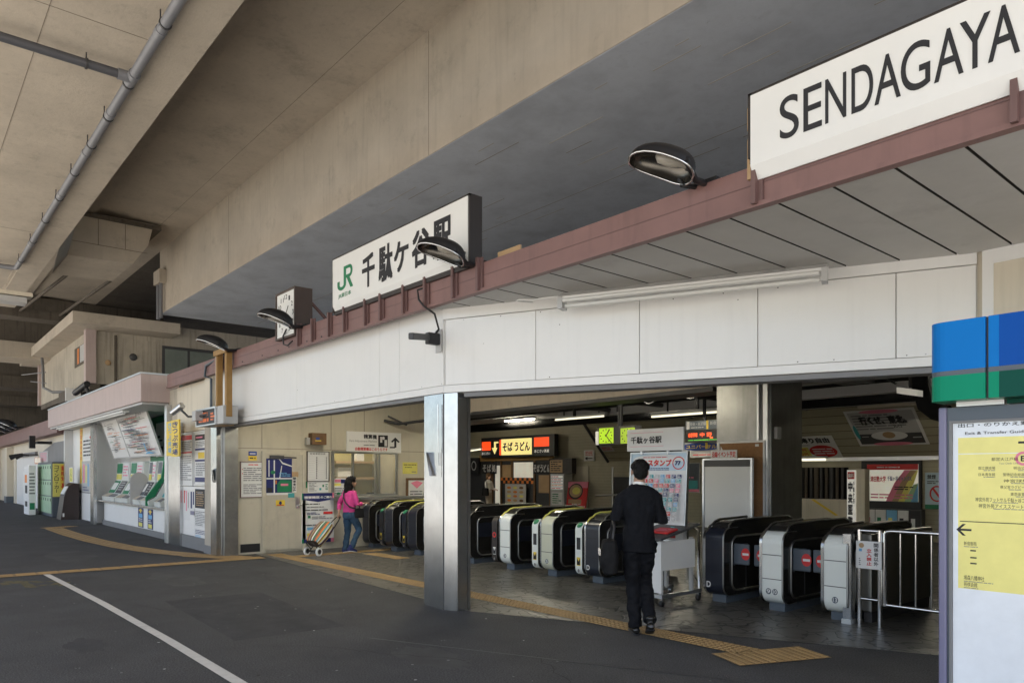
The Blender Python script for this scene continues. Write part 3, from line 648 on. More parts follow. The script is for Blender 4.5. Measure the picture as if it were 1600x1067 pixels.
# ================================================================ signs and lamps on the roof edge
YS = 4.55
def big_sign(name, label, x0, x1, z0, z1, hb=-.02):
    t = thing(name, label, 'sign', ((x0+x1)/2, YS+.1, z0))
    ud = (0, 0, 1); f = Fr((x0, YS, z0), (1,0,0), ud); w_, h_ = x1-x0, z1-z0
    MB(f,'wood').box(-.025,w_+.025,hb,h_+.022,-.15,-.012,'brown_dark').box(-.025,-.001,hb+.03,h_+.022,-.012,.012,'brown_dark').box(w_+.001,w_+.025,hb+.03,h_+.022,-.012,.012,'brown_dark').box(-.025,w_+.025,h_+.001,h_+.022,-.012,.012,'brown_dark').build('housing', t)
    m = MB(f,'white'); m.box(0,w_,.09,h_,-.011,.02); m.prism([(.09,.02),(0,-.03),(0,-.04),(.09,-.011)],0,w_,'x'); m.build('face', t)
    return t, f, w_, h_
jx0, jx1 = wx(522,YS), wx(733,YS)
js, f, W_, H_ = big_sign('station_sign', 'white station name board with green logo and black kanji above the brown roof edge', jx0, jx1, 3.70, 4.41)
def jr_logo(m, x, y, w_, h_, z, mat):
    def bar(p): m.face([(x+a*w_, y+b*h_, z) for a, b in p], mat)
    bar([(.42,1),(.42,.24),(.58,.24),(.58,1)]); bar([(.0,.42),(.0,.24),(.16,.24),(.16,.42)])
    for k in range(8):
        a0, a1 = math.pi+math.pi*k/8, math.pi+math.pi*(k+1)/8
        m.face([(x+(.29+.29*math.cos(q)*1)*w_, y+(.24+.24*math.sin(q))*h_, z) for q in (a0,a1)] + [(x+(.29+.13*math.cos(q))*w_, y+(.24+.09*math.sin(q))*h_, z) for q in (a1,a0)], mat)
    bar([(.58,1),(.58,.86),(.82,.86),(.82,1)]); bar([(.58,.60),(.58,.46),(.82,.46),(.82,.60)])
    for k in range(8):
        a0, a1 = -math.pi/2+math.pi*k/8, -math.pi/2+math.pi*(k+1)/8
        m.face([(x+(.80+.20*math.cos(q))*w_, y+(.73+.27*math.sin(q))*h_, z) for q in (a0,a1)] + [(x+(.80+.07*math.cos(q))*w_, y+(.73+.13*math.sin(q))*h_, z) for q in (a1,a0)], mat)
    bar([(.62,.47),(.80,.47),(1.04,.0),(.86,.0)])
m = MB(f); jr_logo(m, .14*1, .26, .42, .30, .0225, 'green'); m.text('JR東日本', .17, .155, .52, .225, .0225, 'green', .01); m.build('logo', js)
def ux(u): return wx(u,YS)-jx0
m = MB(f)
for ch, a, b, lo, hi in (('千',568,588,.17,.58),('駄',594,616,.16,.60),('ケ',618,641,.20,.56),('谷',646,674,.17,.59),('駅',679,708,.16,.60)):
    m.text(ch, ux(a), lo, ux(b), hi, .0225, 'ink', .028)
m.build('lettering', js)
ex0 = wx(1175,YS)
es, f, W_, H_ = big_sign('station_sign', 'long white board lettered SENDAGAYA above the brown roof edge at right', ex0, ex0+2.55, 3.585, 4.16, .12)
def ux2(u): return wx(u,YS)-ex0
m = MB(f)
lx = [(1221,1251),(1258,1287),(1292,1325),(1333,1367),(1369,1410),(1410,1456),(1462,1508),(1502,1550),(1546,1596)]
for ch, (a, b) in zip('SENDAGAYA', lx): m.text(ch, ux2(a), .185, ux2(b), .465, .0225, 'ink', .003)
m.build('lettering', es)
m = MB(f,'tan'); m.box(-.05,-.022,.02,.3,-.2,-.02); m.box(-.05,-.022,.36,.52,-.2,-.02); m.build('rusty_edge', es)
# square clock on the roof
cx0, cx1 = wx(433.5,YS), wx(461,YS)
ck = thing('wall_clock', 'square white clock in a brown case standing on the roof edge', 'clock', ((cx0+cx1)/2, YS, 3.63))
f = Fr((cx0,YS,3.62)); cw, chh = cx1-cx0, .66
m = MB(f,'clock_brown'); m.box(-.03,cw+.03,-.03,chh+.03,-.26,-.005); m.box(-.03,0,-.03,chh+.03,-.004,.02); m.box(cw,cw+.03,-.03,chh+.03,-.004,.02); m.box(0,cw,-.03,0,-.004,.02); m.box(0,cw,chh,chh+.03,-.004,.02); m.build('case', ck)
MB(f,'white').box(0,cw,0,chh,-.004,.004).build('dial', ck)
m = MB(f)
for k in range(12):
    a = R(90-30*(k+1)); s_ = str(k+1); hw = .026*len(s_); px, py = cw/2+.25*cw/.66*math.cos(a)*1.05, chh/2+.25*math.sin(a)*1.05
    m.text(s_, px-hw, py-.035, px+hw, py+.035, .0052, 'ink', .015)
m.build('numerals', ck)
m = MB(f,'ink')
def hand(m, c, ang, ln, wd, z, mat='ink'):
    d = (math.cos(R(90-ang)), math.sin(R(90-ang))); n = (-d[1]*wd, d[0]*wd); m.face([(c[0]+n[0]-d[0]*ln*.15, c[1]+n[1]-d[1]*ln*.15, z),(c[0]-n[0]-d[0]*ln*.15, c[1]-n[1]-d[1]*ln*.15, z),(c[0]-n[0]+d[0]*ln, c[1]-n[1]+d[1]*ln, z),(c[0]+n[0]+d[0]*ln, c[1]+n[1]+d[1]*ln, z)], mat)
hand(m,(cw/2,chh/2),38,.15,.012,.006); hand(m,(cw/2,chh/2),138,.22,.009,.007); m.build('hands', ck)
MB(mat='brown_rib').tube([(cx1-.02,YS+.22,4.15),(cx1-.02,YS+.75,3.68)],.025,8).tube([(cx1-.02,YS+.22,3.72),(cx1-.02,YS+.7,3.70)],.02,8).build('brace', ck)
# floodlights
def floodlight(loc, label, sc=1., yaw=0., roll=0., group='floodlights along the station roof edge'):
    t = thing('floodlight', label, 'floodlight', loc, group)
    A = Matrix.Rotation(R(yaw),3,'Z') @ Matrix.Rotation(R(-24),3,'X') @ Matrix.Rotation(R(roll),3,'Y')
    c = Vector(loc)+Vector((-.03,-.27*sc,.06))
    class F2:
        def __call__(s,x,y,z=0): return c + A @ Vector((x*sc,y*sc,z*sc))
    fr = F2()
    def shell(k, zoff, n=28, rings=9):
        pts = []; 
        for i in range(rings+1):
            e = math.pi/2*i/rings
            for q in range(n):
                a = 2*math.pi*q/n; ca, sa = math.cos(a), math.sin(a)
                rx, ry = .165*k, (.31 if sa < 0 else .20)*k
                sq = (abs(ca)**2.6+abs(sa)**2.6)**(-1/2.6)
                rim = -.05*max(0,-sa)**2
                pts.append((rx*ca*sq*math.cos(e), ry*sa*sq*math.cos(e), (rim)*math.cos(e) + .155*k*math.sin(e)**.8 + zoff))
        fs = [(i*n+q, i*n+(q+1)%n, (i+1)*n+(q+1)%n, (i+1)*n+q) for i in range(rings) for q in range(n)]
        return pts, fs
    p, fs = shell(1,0); MB(fr,'black').raw(p,fs,None,True).build('hood', t)
    p, fs = shell(.955,-.004); MB(fr,'reflector').raw(p,[x[::-1] for x in fs],None,True).build('reflector', t)
    n = 28; m = MB(fr,'chrome'); ps = []
    for q in range(n+1):
        a = 2*math.pi*q/n; ca, sa = math.cos(a), math.sin(a); sq = (abs(ca)**2.6+abs(sa)**2.6)**(-1/2.6)
        ps.append((.163*ca*sq, (.305 if sa < 0 else .197)*sa*sq, -.05*max(0,-sa)**2-.003))
    m.tube(ps,.0085,6); m.build('rim', t)
    MB(fr,'bulb').tube([(0,.16,.075),(0,.06,.07),(0,.0,.065),(0,-.10,.06),(0,-.13,.06)],[.028,.03,.05,.045,.012],12).build('bulb', t)
    MB(fr,'dark_grey').tube([(0,.17,.075),(0,.12,.075)],.04,10).build('socket', t)
    m = MB(mat='black'); L = Vector(loc)
    m.tube([fr(-.15,.10,.03), L+Vector((-.03,-.10,-.02)), L+Vector((-.02,.12,.01))],.022*sc,6); m.tube([fr(.15,.10,.03), L+Vector((.09,-.10,-.02)), L+Vector((.05,.12,.01))],.026*sc,6)
    m.box(L.x-.08,L.x+.16,L.y+.05,L.y+.14,L.z,L.z+.03); m.build('bracket', t)
    return t
for u, v, lb, yaw, ro, sc in ((1062,298,'black floodlight on the brown roof edge beside the roman letter sign',-48,-9,.95),(716,408,'black floodlight in front of the last character of the kanji name board',-42,-10,.98),(452,505,'black floodlight in front of the square roof clock',-42,-6,1.0),(352,548,'black floodlight above the timber posts at the left end of the roof edge',-42,-4,1.05)):
    x = wx(u,4.45)+.05; floodlight((x,4.55,3.70), lb, sc, yaw, ro)
_fx = [-38.4,-40.2,-42.2,-44.8]
for x, lb in zip(_fx, ('nearest','second nearest','third nearest','farthest')): floodlight((x,4.3,3.56), 'black floodlight on the far left roof edge, %s of that far row' % lb, 1.6, -42, -12, 'floodlights on the far roof edge')
# loose things on the roof edge and fascia
cb = thing('black_cable', 'black cable hanging over the brown roof edge beside the bracket', 'cable', (-6.95,4.5,3.1))
MB(mat='black').tube([(-6.9,4.62,3.66),(-7.02,4.53,3.62),(-6.98,4.52,3.5),(-6.9,4.53,3.42),(-6.93,4.70,3.36),(-6.95,4.77,3.2),(-7.02,4.75,3.13)],.012,8).build('cord', cb)
cb = thing('black_cable', 'short black cable looping below the floodlight by the roof clock', 'cable', (-10.8,4.5,3.5))
MB(mat='black').tube([(-10.55,4.5,3.70),(-10.72,4.52,3.62),(-10.72,4.53,3.50),(-10.6,4.54,3.47),(-10.45,4.55,3.52)],.012,8).build('cord', cb)
hb = thing('camera_arm', 'black box bracket reaching out from the white fascia beside the corner seam', 'bracket', (-6.95,4.6,3.0))
x0 = wx(688,4.79); hc = zy(668,523,4.5)
MB(Fr((x0-.03,4.79,hc)),'light_grey').box(-.05,.06,-.14,.12,0,.012,bev=.003).build('plate', hb)
MB(mat='black').box(x0-.06,x0+.02,4.62,4.775,hc-.06,hc+.07,bev=.01).build('joint_block', hb)
A = Vector((x0-.04,4.66,hc+.02)); B = Vector((wx(642,4.1),4.1,zy(642,525,4.1)))
d = (B-A).normalized(); f = Fr(A, d, (0,0,1)); MB(f,'dark_grey').box(0,(B-A).length,-.035,.035,-.03,.03,bev=.012).build('arm', hb)
pbx = thing('cardboard_piece', 'weathered cardboard piece lying on the roof edge right of the kanji board', 'cardboard', (-5.5,4.75,3.7)); MB(mat='tan').box(wx(780,4.75),wx(815,4.75),4.73,4.75,3.69,zy(800,388,4.75)).box(wx(780,4.75),wx(838,4.75),4.76,5.1,3.69,3.72,'concrete').build('sheet', pbx)
# fluorescent fitting under the soffit of the angled front
s0, s1 = .68, 3.32
lf = thing('fluorescent_light', 'twin tube fluorescent fitting, unlit, mounted under the soffit over the white fascia', 'light', FR(2,3.2,.3))
f = FR.at(0,3.28,.22)
m = MB(f,'white'); m.prism([(0.135,-.06),(0.06,.10),(0.03,.10),(.03,-.06)],rs(892)-.03,rs(1290)+.03,'x'); m.build('housing', lf)
for dz, dy in ((.06,.015),(-.005,-.03)): MB(f,'tube_off').tube([(rs(892)+.04,dy,dz+.05),(rs(1290)-.04,dy,dz+.05)],.02,12).build('tube', lf)
for q in (rs(892),rs(1290)): MB(f,'light_grey').box(q-.02,q+.03,-.06,.06,-.03,.11).build('end_cap', lf)
cw_ = thing('white_cable', 'thin white cable running along the grey soffit to the twin tube fitting', 'cable', FR(.3,3.35,.1))
MB(f,'white').tube([(rs(892)-.02,.08,.03),(rs(870),.09,.0),(rs(848),.07,.05),(rs(828),.085,.06),(rs(820),.09,.0),(rs(836),.10,-.16)],.008,8).build('cord', cw_)
# ================================================================ left jamb: posters, display, mirror, timber posts
PF = 4.79
def pf(u0,u1,vt,vb): return rect_y(PF,u0,u1,vt,vb)
GP = 'posters on the white wall panel'
f,a,b = pf(282,302,678,757); board('poster','tall red headed notice in the frame beside the yellow ticket sign','poster',f,a,b,'paper',[('r',.05,.88,.95,.97,'red'),('r',.05,.62,.95,.65,'red'),('l',.08,.68,.92,.86,5),('l',.08,.08,.92,.58,12)],frame='alu',group=GP)
f,a,b = pf(305,326,676,756); board('poster','tall notice with dark bands and a yellow square beside the red headed one','poster',f,a,b,'paper',[('r',.05,.86,.95,.97,'ink'),('r',.1,.9,.6,.93,'pink'),('r',.05,.66,.95,.7,'navy'),('r',.28,.5,.75,.62,'yellow'),('r',.05,.44,.95,.48,'navy'),('r',.05,.04,.95,.13,'navy'),('l',.1,.72,.9,.84,4),('l',.1,.16,.9,.42,6)],frame='alu',group=GP)
f,a,b = pf(284,297,764,812); board('poster','white flyer with vertical red lettering low on the panel','flyer',f,a,b,'paper',[('r',.30,.55,.42,.95,'red'),('r',.55,.3,.66,.95,'pink'),('r',.1,.05,.16,.5,'greek'),('r',.8,.4,.86,.9,'greek'),('e',.4,.93,.06,.03,'red')],th=.004,group=GP)
f,a,b = pf(297,305,766,806); board('poster','narrow purple and white flyer between two others','flyer',f,a,b,'paper',[('r',.15,.3,.45,.95,'navy'),('r',.6,.45,.85,.95,'navy'),('r',.1,.05,.9,.2,'purple_grey')],th=.004,group=GP)
f,a,b = pf(305,325,764,794); board('poster','black poster with an orange side strip','poster',f,a,b,'ink',[('r',.78,.0,1,1,'orange'),('l',.1,.1,.7,.9,7,'tan'),('r',.2,.75,.6,.85,'greek')],th=.004,group=GP)
f,a,b = pf(304,325,796,824); board('poster','white sheet of small print under the black poster','notice',f,a,b,'paper',[('l',.08,.08,.92,.92,9)],th=.004,group=GP)
f,a,b = pf(304,325,826,844); board('poster','white sheet with small blue diagrams lowest on the panel','notice',f,a,b,'paper',[('l',.08,.5,.92,.9,3,'navy'),('l',.08,.1,.5,.45,3,'skyblue')],th=.004,group=GP)
# LED display
ld = thing('led_display', 'small train display with orange letters on the steel jamb', 'display', (-14.1,4.5,2.4))
f = Fr((wx(309,4.42),4.42,zy(325,663,4.42)), (1,0,0)); dw = wx(338,4.42)-wx(309,4.42); dh = .27
MB(f,'light_grey').box(0,dw+.35,-.02,dh+.03,-.26,-.002,bev=.01).build('case', ld); MB(f,'alu').box(0,dw,-.02,0,0,.03).box(0,dw,dh,dh+.03,0,.03).box(-.03,0,-.02,dh+.03,0,.03).box(dw,dw+.03,-.02,dh+.03,0,.03).build('frame', ld)
MB(f,'black').box(.0,dw,0,dh,-.001,.006).build('screen', ld)
m = MB(f)
for i in range(2): m.greek(.08,.03+.11*i,dw*.62,.12+.11*i,1,.0085,'led_orange',.7)
m.greek(dw*.72,.05,dw*.95,.21,3,.0085,'led_orange',.6); m.build('lettering', ld)
MB(mat='tan').box(-13.9,-13.45,4.55,4.75,2.42,2.52).build('bracket', ld)
mi = thing('convex_mirror', 'small camera shaped spotlight on a bent arm left of the train display', 'spotlight', (-14.9,4.3,2.7))
mx, mz = wx(291,4.3), zy(291,640,4.3)
MB(mat='alu').tube([(mx-.12,4.08,mz-.07),(mx+.10,4.2,mz+.07)],[.055,.065],14).build('head', mi)
MB(mat='dark_grey').tube([(mx+.05,4.2,mz-.02),(mx+.12,4.3,mz-.14),(mx+.55,4.35,mz-.16),(mx+1.15,4.5,mz-.10),(mx+1.3,4.68,mz-.1)],.022,8).build('arm', mi); MB(mat='light_grey').box(mx+.42,mx+.62,4.28,4.42,mz-.24,mz-.06).build('box', mi)
tp = thing('timber_frame', 'pair of ochre timber posts joined by a rail above the train display', 'timber frame', (-13.3,4.5,2.6))
for u in (342.5,357): x = wx(u,4.52); MB(mat='post_wood').box(x-.045,x+.045,4.47,4.57,2.55,3.72).build('post', tp)
MB(mat='white').box(wx(340,4.52)-.06,wx(340,4.52)-.012+.03,4.5,4.56,2.55,3.68).build('white_board', tp)
MB(mat='post_wood').box(wx(342,4.52)-.06,wx(358,4.52)+.06,4.44,4.469,3.66,3.75).build('rail', tp)
cd = thing('conduit', 'thin dark conduit down the cream panel left of the timber posts', 'conduit', (-14.4,4.6,2.7)); x = wx(329,4.65)
MB(mat='slate').tube([(x+.35,4.62,3.66),(x-.02,4.57,3.6),(x-.06,4.56,3.40),(x,4.66,3.36),(x,4.66,2.62),(x-.2,4.6,2.58)],.025,8).build('pipe', cd)
# yellow ticket counter sign
f,a,b = rect_y(4.45,270,282,656,713); board('ticket_counter_sign','yellow vertical sign with blue characters jutting over the ticket pillar','sign',f,a,b,'yellow',[('v','きっぷ売場',.14,.03,.86,.97,'navy',.03)],th=.03)
f = Fr(f(-.02,0,.015), (-.35,1,0)); 
MB(Fr((wx(260,4.5),4.5,zy(265,712,4.5))),'yellow').box(0,wx(269.5,4.5)-wx(260,4.5),0,b*.98,-.02,.0).vtext('きっぷ売場',.12,.05,.42,b*.95,.003,'skyblue',.02).build('side_panel', bpy.data.objects['ticket_counter_sign'])
# ================================================================ ticket machines and fare maps
def slant(u0,u1,vt,vb,y,lean=.33):
    f,a,b = rect_y(y,u0,u1,vt,vb); return Fr(f.o,(1,0,0),(0,-lean,1)),a,b*math.sqrt(1+lean*lean)
def routes(n, rnd):
    it = []
    for k in range(n):
        y = rnd.uniform(.08,.92); x = rnd.uniform(.05,.6); l_ = rnd.uniform(.15,.4); c = rnd.choice(['red','navy','greek','greek','orange','greek','green'])
        it.append(('r',x,y,min(.96,x+l_),y+.012,c))
        if rnd.random() < .5: it.append(('r',x+l_*.6,y,x+l_*.6+.006,min(.95,y+rnd.uniform(.06,.2)),c))
    for k in range(n//2):
        y = rnd.uniform(.06,.9); x = rnd.uniform(.04,.7); it.append(('l',x,y,x+rnd.uniform(.1,.25),y+.05,2))
    return it
rn = random.Random(3)
x0 = wx(180,5.2); x1 = wx(205.5,5.2); x2 = wx(255,5.2); zb = zy(215,712,5.2)
f = Fr((x0,5.2,zb),(1,0,0),(0,-.33,1)); board('fare_map','narrow slanted fare map board above the left ticket machines','fare map',f,x1-x0-.06,1.10,'paper',routes(26,rn),th=.03,frame='light_grey',fw=.03,group='fare maps above the machines')
f = Fr((x1,5.2,zb),(1,0,0),(0,-.33,1)); board('fare_map','wide slanted railway fare map with a blue river corner','fare map',f,x2-x1-.04,1.16,'paper',routes(60,rn)+[('p',[(.62,.05),(.9,.05),(.8,.1),(.72,.1)],'skyblue'),('r',.68,.1,.71,.3,'skyblue'),('t','路線図',.74,.93,.92,.985,'ink')],th=.03,frame='light_grey',fw=.03,group='fare maps above the machines')
f = Fr((wx(245,5.49),5.49,2.0),(1,0,0)); board('information_sign','white sign with a train pictogram on the green panel','sign',f,.8,.9,'white',[('r',.2,.55,.5,.62,'ink'),('r',.25,.3,.3,.62,'ink'),('r',.42,.45,.8,.5,'ink'),('r',.55,.1,.85,.3,'ink')],th=.02)
def machine(x, label, mat, wd=.95):
    t = thing('ticket_machine', label, 'ticket machine', (x,5.2,.751), 'ticket machines on the counter')
    f = Fr((x-wd/2,4.93,.752))
    m = MB(f,'gate_white'); m.prism([(0,-.64),(0,0),(.10,.02),(.20,-.16),(.60,-.38),(1.12,-.42),(1.12,-.64)],.0,wd,'x'); m.build('cabinet', t)
    pz = Fr(f(0,.20,-.16),(1,0,0),(0,.22,.40))
    m = MB(pz,mat); m.box(.04,wd*.46,.02,.42,.001,.012); m.box(wd*.55,wd-.04,.02,.42,.001,.012,'dark_grey'); m.build('front_panel', t)
    m = MB(pz); m.rect(.08,.12,wd*.42,.36,.0135,'paper'); m.greek(wd*.60,.1,wd*.93,.4,4,.0135,'light_grey'); m.build('screen', t)
    ps = Fr(f(0,.10,.02),(1,0,0),(0,.18,.10)); m = MB(ps,'concrete'); m.box(.05,wd*.45,.02,.19,.001,.02); m.box(wd*.52,wd*.92,.03,.17,.001,.02,'mid_grey'); m.build('coin_tray', t)
    pu = Fr(f(0,.60,-.38),(1,0,0),(0,.04,.52)); m = MB(pu); m.rect(.06,.20,wd*.46,.50,.01,mat); m.rect(.06,.02,wd*.46,.18,.01,'lemon'); m.rect(wd*.52,.05,wd*.94,.50,.01,'paper'); m.greek(wd*.55,.1,wd*.9,.45,4,.0115,'pink'); m.build('header', t)
    return t
for u0,u1,lb,mt in ((164,183,'green ticket machine at the left end of the counter','green'),(185,204,'green ticket machine left of the oval divider','green'),(212,223,'dark screened ticket machine right of the oval divider','slate'),(225,238,'dark screened ticket machine beside the green partition','slate'),(246,256,'ticket machine half hidden by the steel pillar','teal')):
    xa_, xb2 = wx(u0,5.0), wx(u1,5.0); machine((xa_+xb2)/2,lb,mt,xb2-xa_)
dv = thing('divider', 'grey rounded divider panel standing on the ticket counter', 'divider', (-21.9,5.2,.75))
pts = [(4.86,.751),(5.30,.751)]+[(5.08+.22*math.cos(R(a)),1.36+.22*math.sin(R(a))) for a in range(0,181,15)]
_dx = wx(206,4.9); MB(mat='light_grey').prism(pts,_dx-.05,_dx,'x').build('panel', dv)
gp = thing('green_partition', 'green side partition of the ticket counter beside the pillar', 'partition', (-19.45,5.2,.75)); MB(mat='green').prism([(4.88,.751),(5.5,.751),(5.5,2.0),(5.32,2.0),(5.25,1.45),(4.88,.95)],wx(236,5.0)-.07,wx(236,5.0),'x').build('panel', gp)
for u0,u1,lb in ((216,224,'left of two'),(231,239,'right of two')):
    f,a,b = rect_y(4.965,u0,u1,797,830); f=Fr((f.o.x,4.965,.16)); board('queue_sign','blue strip with a yellow up arrow under the counter, %s'%lb,'sign',f,a,.5,'navy',[('p',[(.5,.97),(.9,.84),(.62,.84),(.62,.74),(.38,.74),(.38,.84),(.1,.84)],'yellow'),('r',.15,.5,.85,.7,'skyblue'),('l',.15,.28,.85,.48,2,'paper'),('r',.15,.04,.85,.24,'lemon')],th=.004,group='arrow strips under the counter')
# window posters left of the machines
YWp = 4.944
f,a,b = rect_y(YWp,125,129,668,755); board('banner','tall narrow yellow banner on the shop window','banner',f,a,b,'yellow',[('v','定期券発売中',.2,.4,.8,.97,'red',.02)],th=.004)
f,a,b = rect_y(YWp,129,144,682,717); board('poster','white poster with large dark lines on the shop window','poster',f,a,b,'paper',[('l',.1,.1,.9,.9,5,'ink'),('e',.85,.95,.1,.06,'red')],th=.004)
f,a,b = rect_y(YWp,129,142,720,769); board('poster','framed poster with coloured stripes low on the shop window','poster',f,a,b,'light_grey',[('r',.15,.3,.35,.9,'pink'),('r',.45,.3,.6,.85,'lemon'),('r',.7,.2,.85,.9,'skyblue'),('l',.1,.04,.9,.2,2,'navy')],th=.02)
# brown kiosk, lockers, vending machine, mirror
kk = thing('information_kiosk', 'dark brown curved kiosk with a white note in front of the ticket shop', 'kiosk', (-28.9,4.6,0))
pts = [(4.33,0),(4.87,0),(4.87,1.2),(4.70,1.23),(4.56,1.12),(4.43,.78)]
MB(mat='brown_dark').prism(pts,-29.35,-28.5,'x','kiosk_brown').build('body', kk); MB(Fr((-29.3,4.42,.80),(1,0,0),(0,.30,.62)),'paper').box(.12,.75,.05,.34,.01,.03).build('note', kk); MB(Fr((-28.497,4.38,.10),(0,1,0)),'paper').box(0,.05,0,.12,0,.003).build('sticker', kk)
f = Fr((-29.2,4.72,1.24)); board('sign_card','green and white card standing on top of the brown kiosk','card',f,.62,.52,'paper',[('r',.06,.05,.94,.95,'lemon'),('v','えもん',.3,.12,.7,.92,'green',.02)],th=.03)
lk = thing('coin_lockers', 'bank of pale green coin lockers with a grey end panel', 'lockers', (-33,4.8,0))
MB(mat='slate').box(-33.75,-30.5,4.36,4.87,.0,1.96,bev=.02).build('cabinet', lk)
M('locker_green', (.36,.53,.36), .45)
for k in range(6):
    for z0, z1 in ((.12,.72),(.75,1.30),(1.33,1.88)): xk = -33.68+k*.522; MB(mat='locker_green').box(xk+.012,xk+.51,4.335,4.358,z0,z1,bev=.006).box(xk+.40,xk+.46,4.325,4.334,z1-.16,z1-.06,'ink').build('locker_door', lk)
f = Fr((-30.495,4.38,.72),(0,1,0)); board('locker_sign','bright yellow and orange sign on the end of the lockers','sign',f,.44,1.18,'lemon',[('r',.02,.02,.5,.98,'lemon'),('r',.54,.22,.98,.98,'yellow'),('v','コインロッカー',.12,.12,.42,.95,'ink',.02),('v','証明写真',.6,.26,.95,.95,'red',.03)],th=.01)
vm = thing('vending_machine', 'narrow white vending machine with coloured print standing left of the lockers', 'vending machine', (-37.2,4.3,0))
MB(mat='white').box(-33.9,-32.6,3.92,4.14,0,1.85,bev=.01).build('body', vm)
m = MB(face_x(-32.597)); m.rect(3.93,.1,4.13,1.75,.0,'white'); m.greek(3.94,.75,4.12,1.6,7,.002,'greek'); m.rect(3.95,.2,4.11,.45,.002,'green'); m.build('print', vm)
MB(face_y(3.917),'paper').box(-33.8,-32.7,.1,1.75,0,.004).rect(-33.6,1.2,-33.0,1.5,.006,'orange').rect(-33.5,.8,-32.9,1.1,.006,'ink').rect(-33.5,.3,-32.9,.5,.006,'ink').build('window', vm)
for x, lb in ((-39.8,'left of two'),(-37.9,'right of two')):
    sp = thing('wall_lamp','small dark spot lamp on an arm over the white shutter, %s'%lb,'lamp',(x,4.5,2.3),'spot lamps on the far wall'); MB(mat='dark_grey').tube([(x,4.9,2.36),(x,4.3,2.36)],.03,6).build('arm',sp); MB(mat='black').tube([(x,4.35,2.36),(x-.1,4.1,2.26)],[.07,.13],10).build('head',sp)
il = thing('indicator_lamp','small glowing orange lamp above the vending machine','lamp',(-36.2,4.6,2.0)); MB(mat='lit_cream').box(-36.4,-36.1,4.6,4.75,1.98,2.2).build('lens',il); MB(mat='orange').box(-36.5,-36.4,4.6,4.75,1.95,2.22).build('housing',il)
f,a,b = rect_y(4.875,63,76,705,722); board('notice','pale notice board above the coin lockers','notice',f,a,b,'light_grey',[('l',.1,.1,.9,.9,6,'pink')],th=.03)
sk = thing('wall_speaker','black column speaker bracketed to the far cream wall','speaker',(-34.6,4.6,2.6)); MB(mat='black').box(-34.9,-34.7,4.2,4.4,2.55,3.05).build('body',sk); MB(mat='black').box(-34.7,-34.2,4.4,4.89,2.72,2.82).build('bracket',sk)
# antenna and box lamps near the upper room
an = thing('antenna','thin tv antenna bracketed to the upper room wall','antenna',(-34.5,4.7,4.9))
ax = wx(104,4.75); az = zy(104,612,4.75)
MB(mat='mid_grey').tube([(ax,4.79,az),(ax-.5,4.4,az),(ax-1.1,4.2,az+.2),(ax-1.2,4.2,az+.9),(ax-1.4,4.2,az+1.3)],.05,8).build('mast',an); MB(mat='mid_grey').tube([(ax-4.2,3.9,az+.95),(ax-1.0,4.25,az+.75)],.022,6).tube([(ax-2.6,4.0,az+.55),(ax-.9,4.25,az+.35)],.018,6).build('boom',an)
fx = thing('floodlight','green boxed floodlight with a white end on the pink canopy roof','floodlight',(-27,4.3,3.8)); MB(mat='concrete_dark_shade').box(-28.4,-26.9,4.25,4.6,3.86,4.2).build('housing',fx); MB(mat='white').box(-26.88,-26.8,4.2,4.62,3.84,4.25).build('end_cap',fx); MB(mat='dark_grey').box(-27.8,-27.3,4.3,4.5,3.79,3.855).build('foot',fx)
fx = thing('floodlight','black arm floodlight beside the brown stain on the upper wall','floodlight',(-24.4,4.5,3.8)); MB(mat='black').tube([(-25.2,4.2,3.95),(-24.0,4.3,4.12)],.09,8).build('housing',fx); MB(mat='black').tube([(-24.2,4.4,3.79),(-24.2,4.3,4.05)],.05,8).build('foot',fx)
M('mid_steel', (.22,.22,.21), .35, .9, var=.1)
# ================================================================ ticket gates
def rr(y0, y1, z0, z1, r, n=6):
    p = []
    for cy, cz, a0 in ((y1-r,z0+r,-90),(y1-r,z1-r,0),(y0+r,z1-r,90),(y0+r,z0+r,180)):
        for k in range(n+1): a = R(a0+90*k/n); p.append((cy+r*math.cos(a), cz+r*math.sin(a)))
    return p
def ribbon(m, path, x0, x1, th, mat):
    """a strip of sheet following a path in y-z, th thick outwards"""
    n = len(path); out = []
    for i, (y, z) in enumerate(path):
        a = path[max(0,i-1)]; b = path[min(n-1,i+1)]; dy, dz = b[0]-a[0], b[1]-a[1]; l = math.hypot(dy, dz); out.append((y-dz/l*th, z+dy/l*th))
    pts = [(x,y,z) for x in (x0,x1) for y,z in path] + [(x,y,z) for x in (x0,x1) for y,z in out]
    fs = []
    for i in range(n-1):
        fs += [(2*n+i,2*n+i+1,3*n+i+1,3*n+i),(i,2*n+i,2*n+i+1,i+1)[::-1],(n+i,3*n+i,3*n+i+1,n+i+1)]
    fs += [(0,n,3*n,2*n),(n-1,2*n-1,4*n-1,3*n-1)[::-1]]
    m.raw(pts, fs, mat, False); return m
GY = 7.55
def front_path(y0=0., z0=.10, z1=.90, r=.13, back=.24):
    p = [(y0+back,z0)]
    p += [(y0+r-r*math.sin(R(a)), z0+r-r*math.cos(R(a))) for a in range(0,91,10)]
    p += [(y0+r-r*math.cos(R(a)), z1-r+r*math.sin(R(a))) for a in range(0,91,10)]
    return p + [(y0+back,z1)]
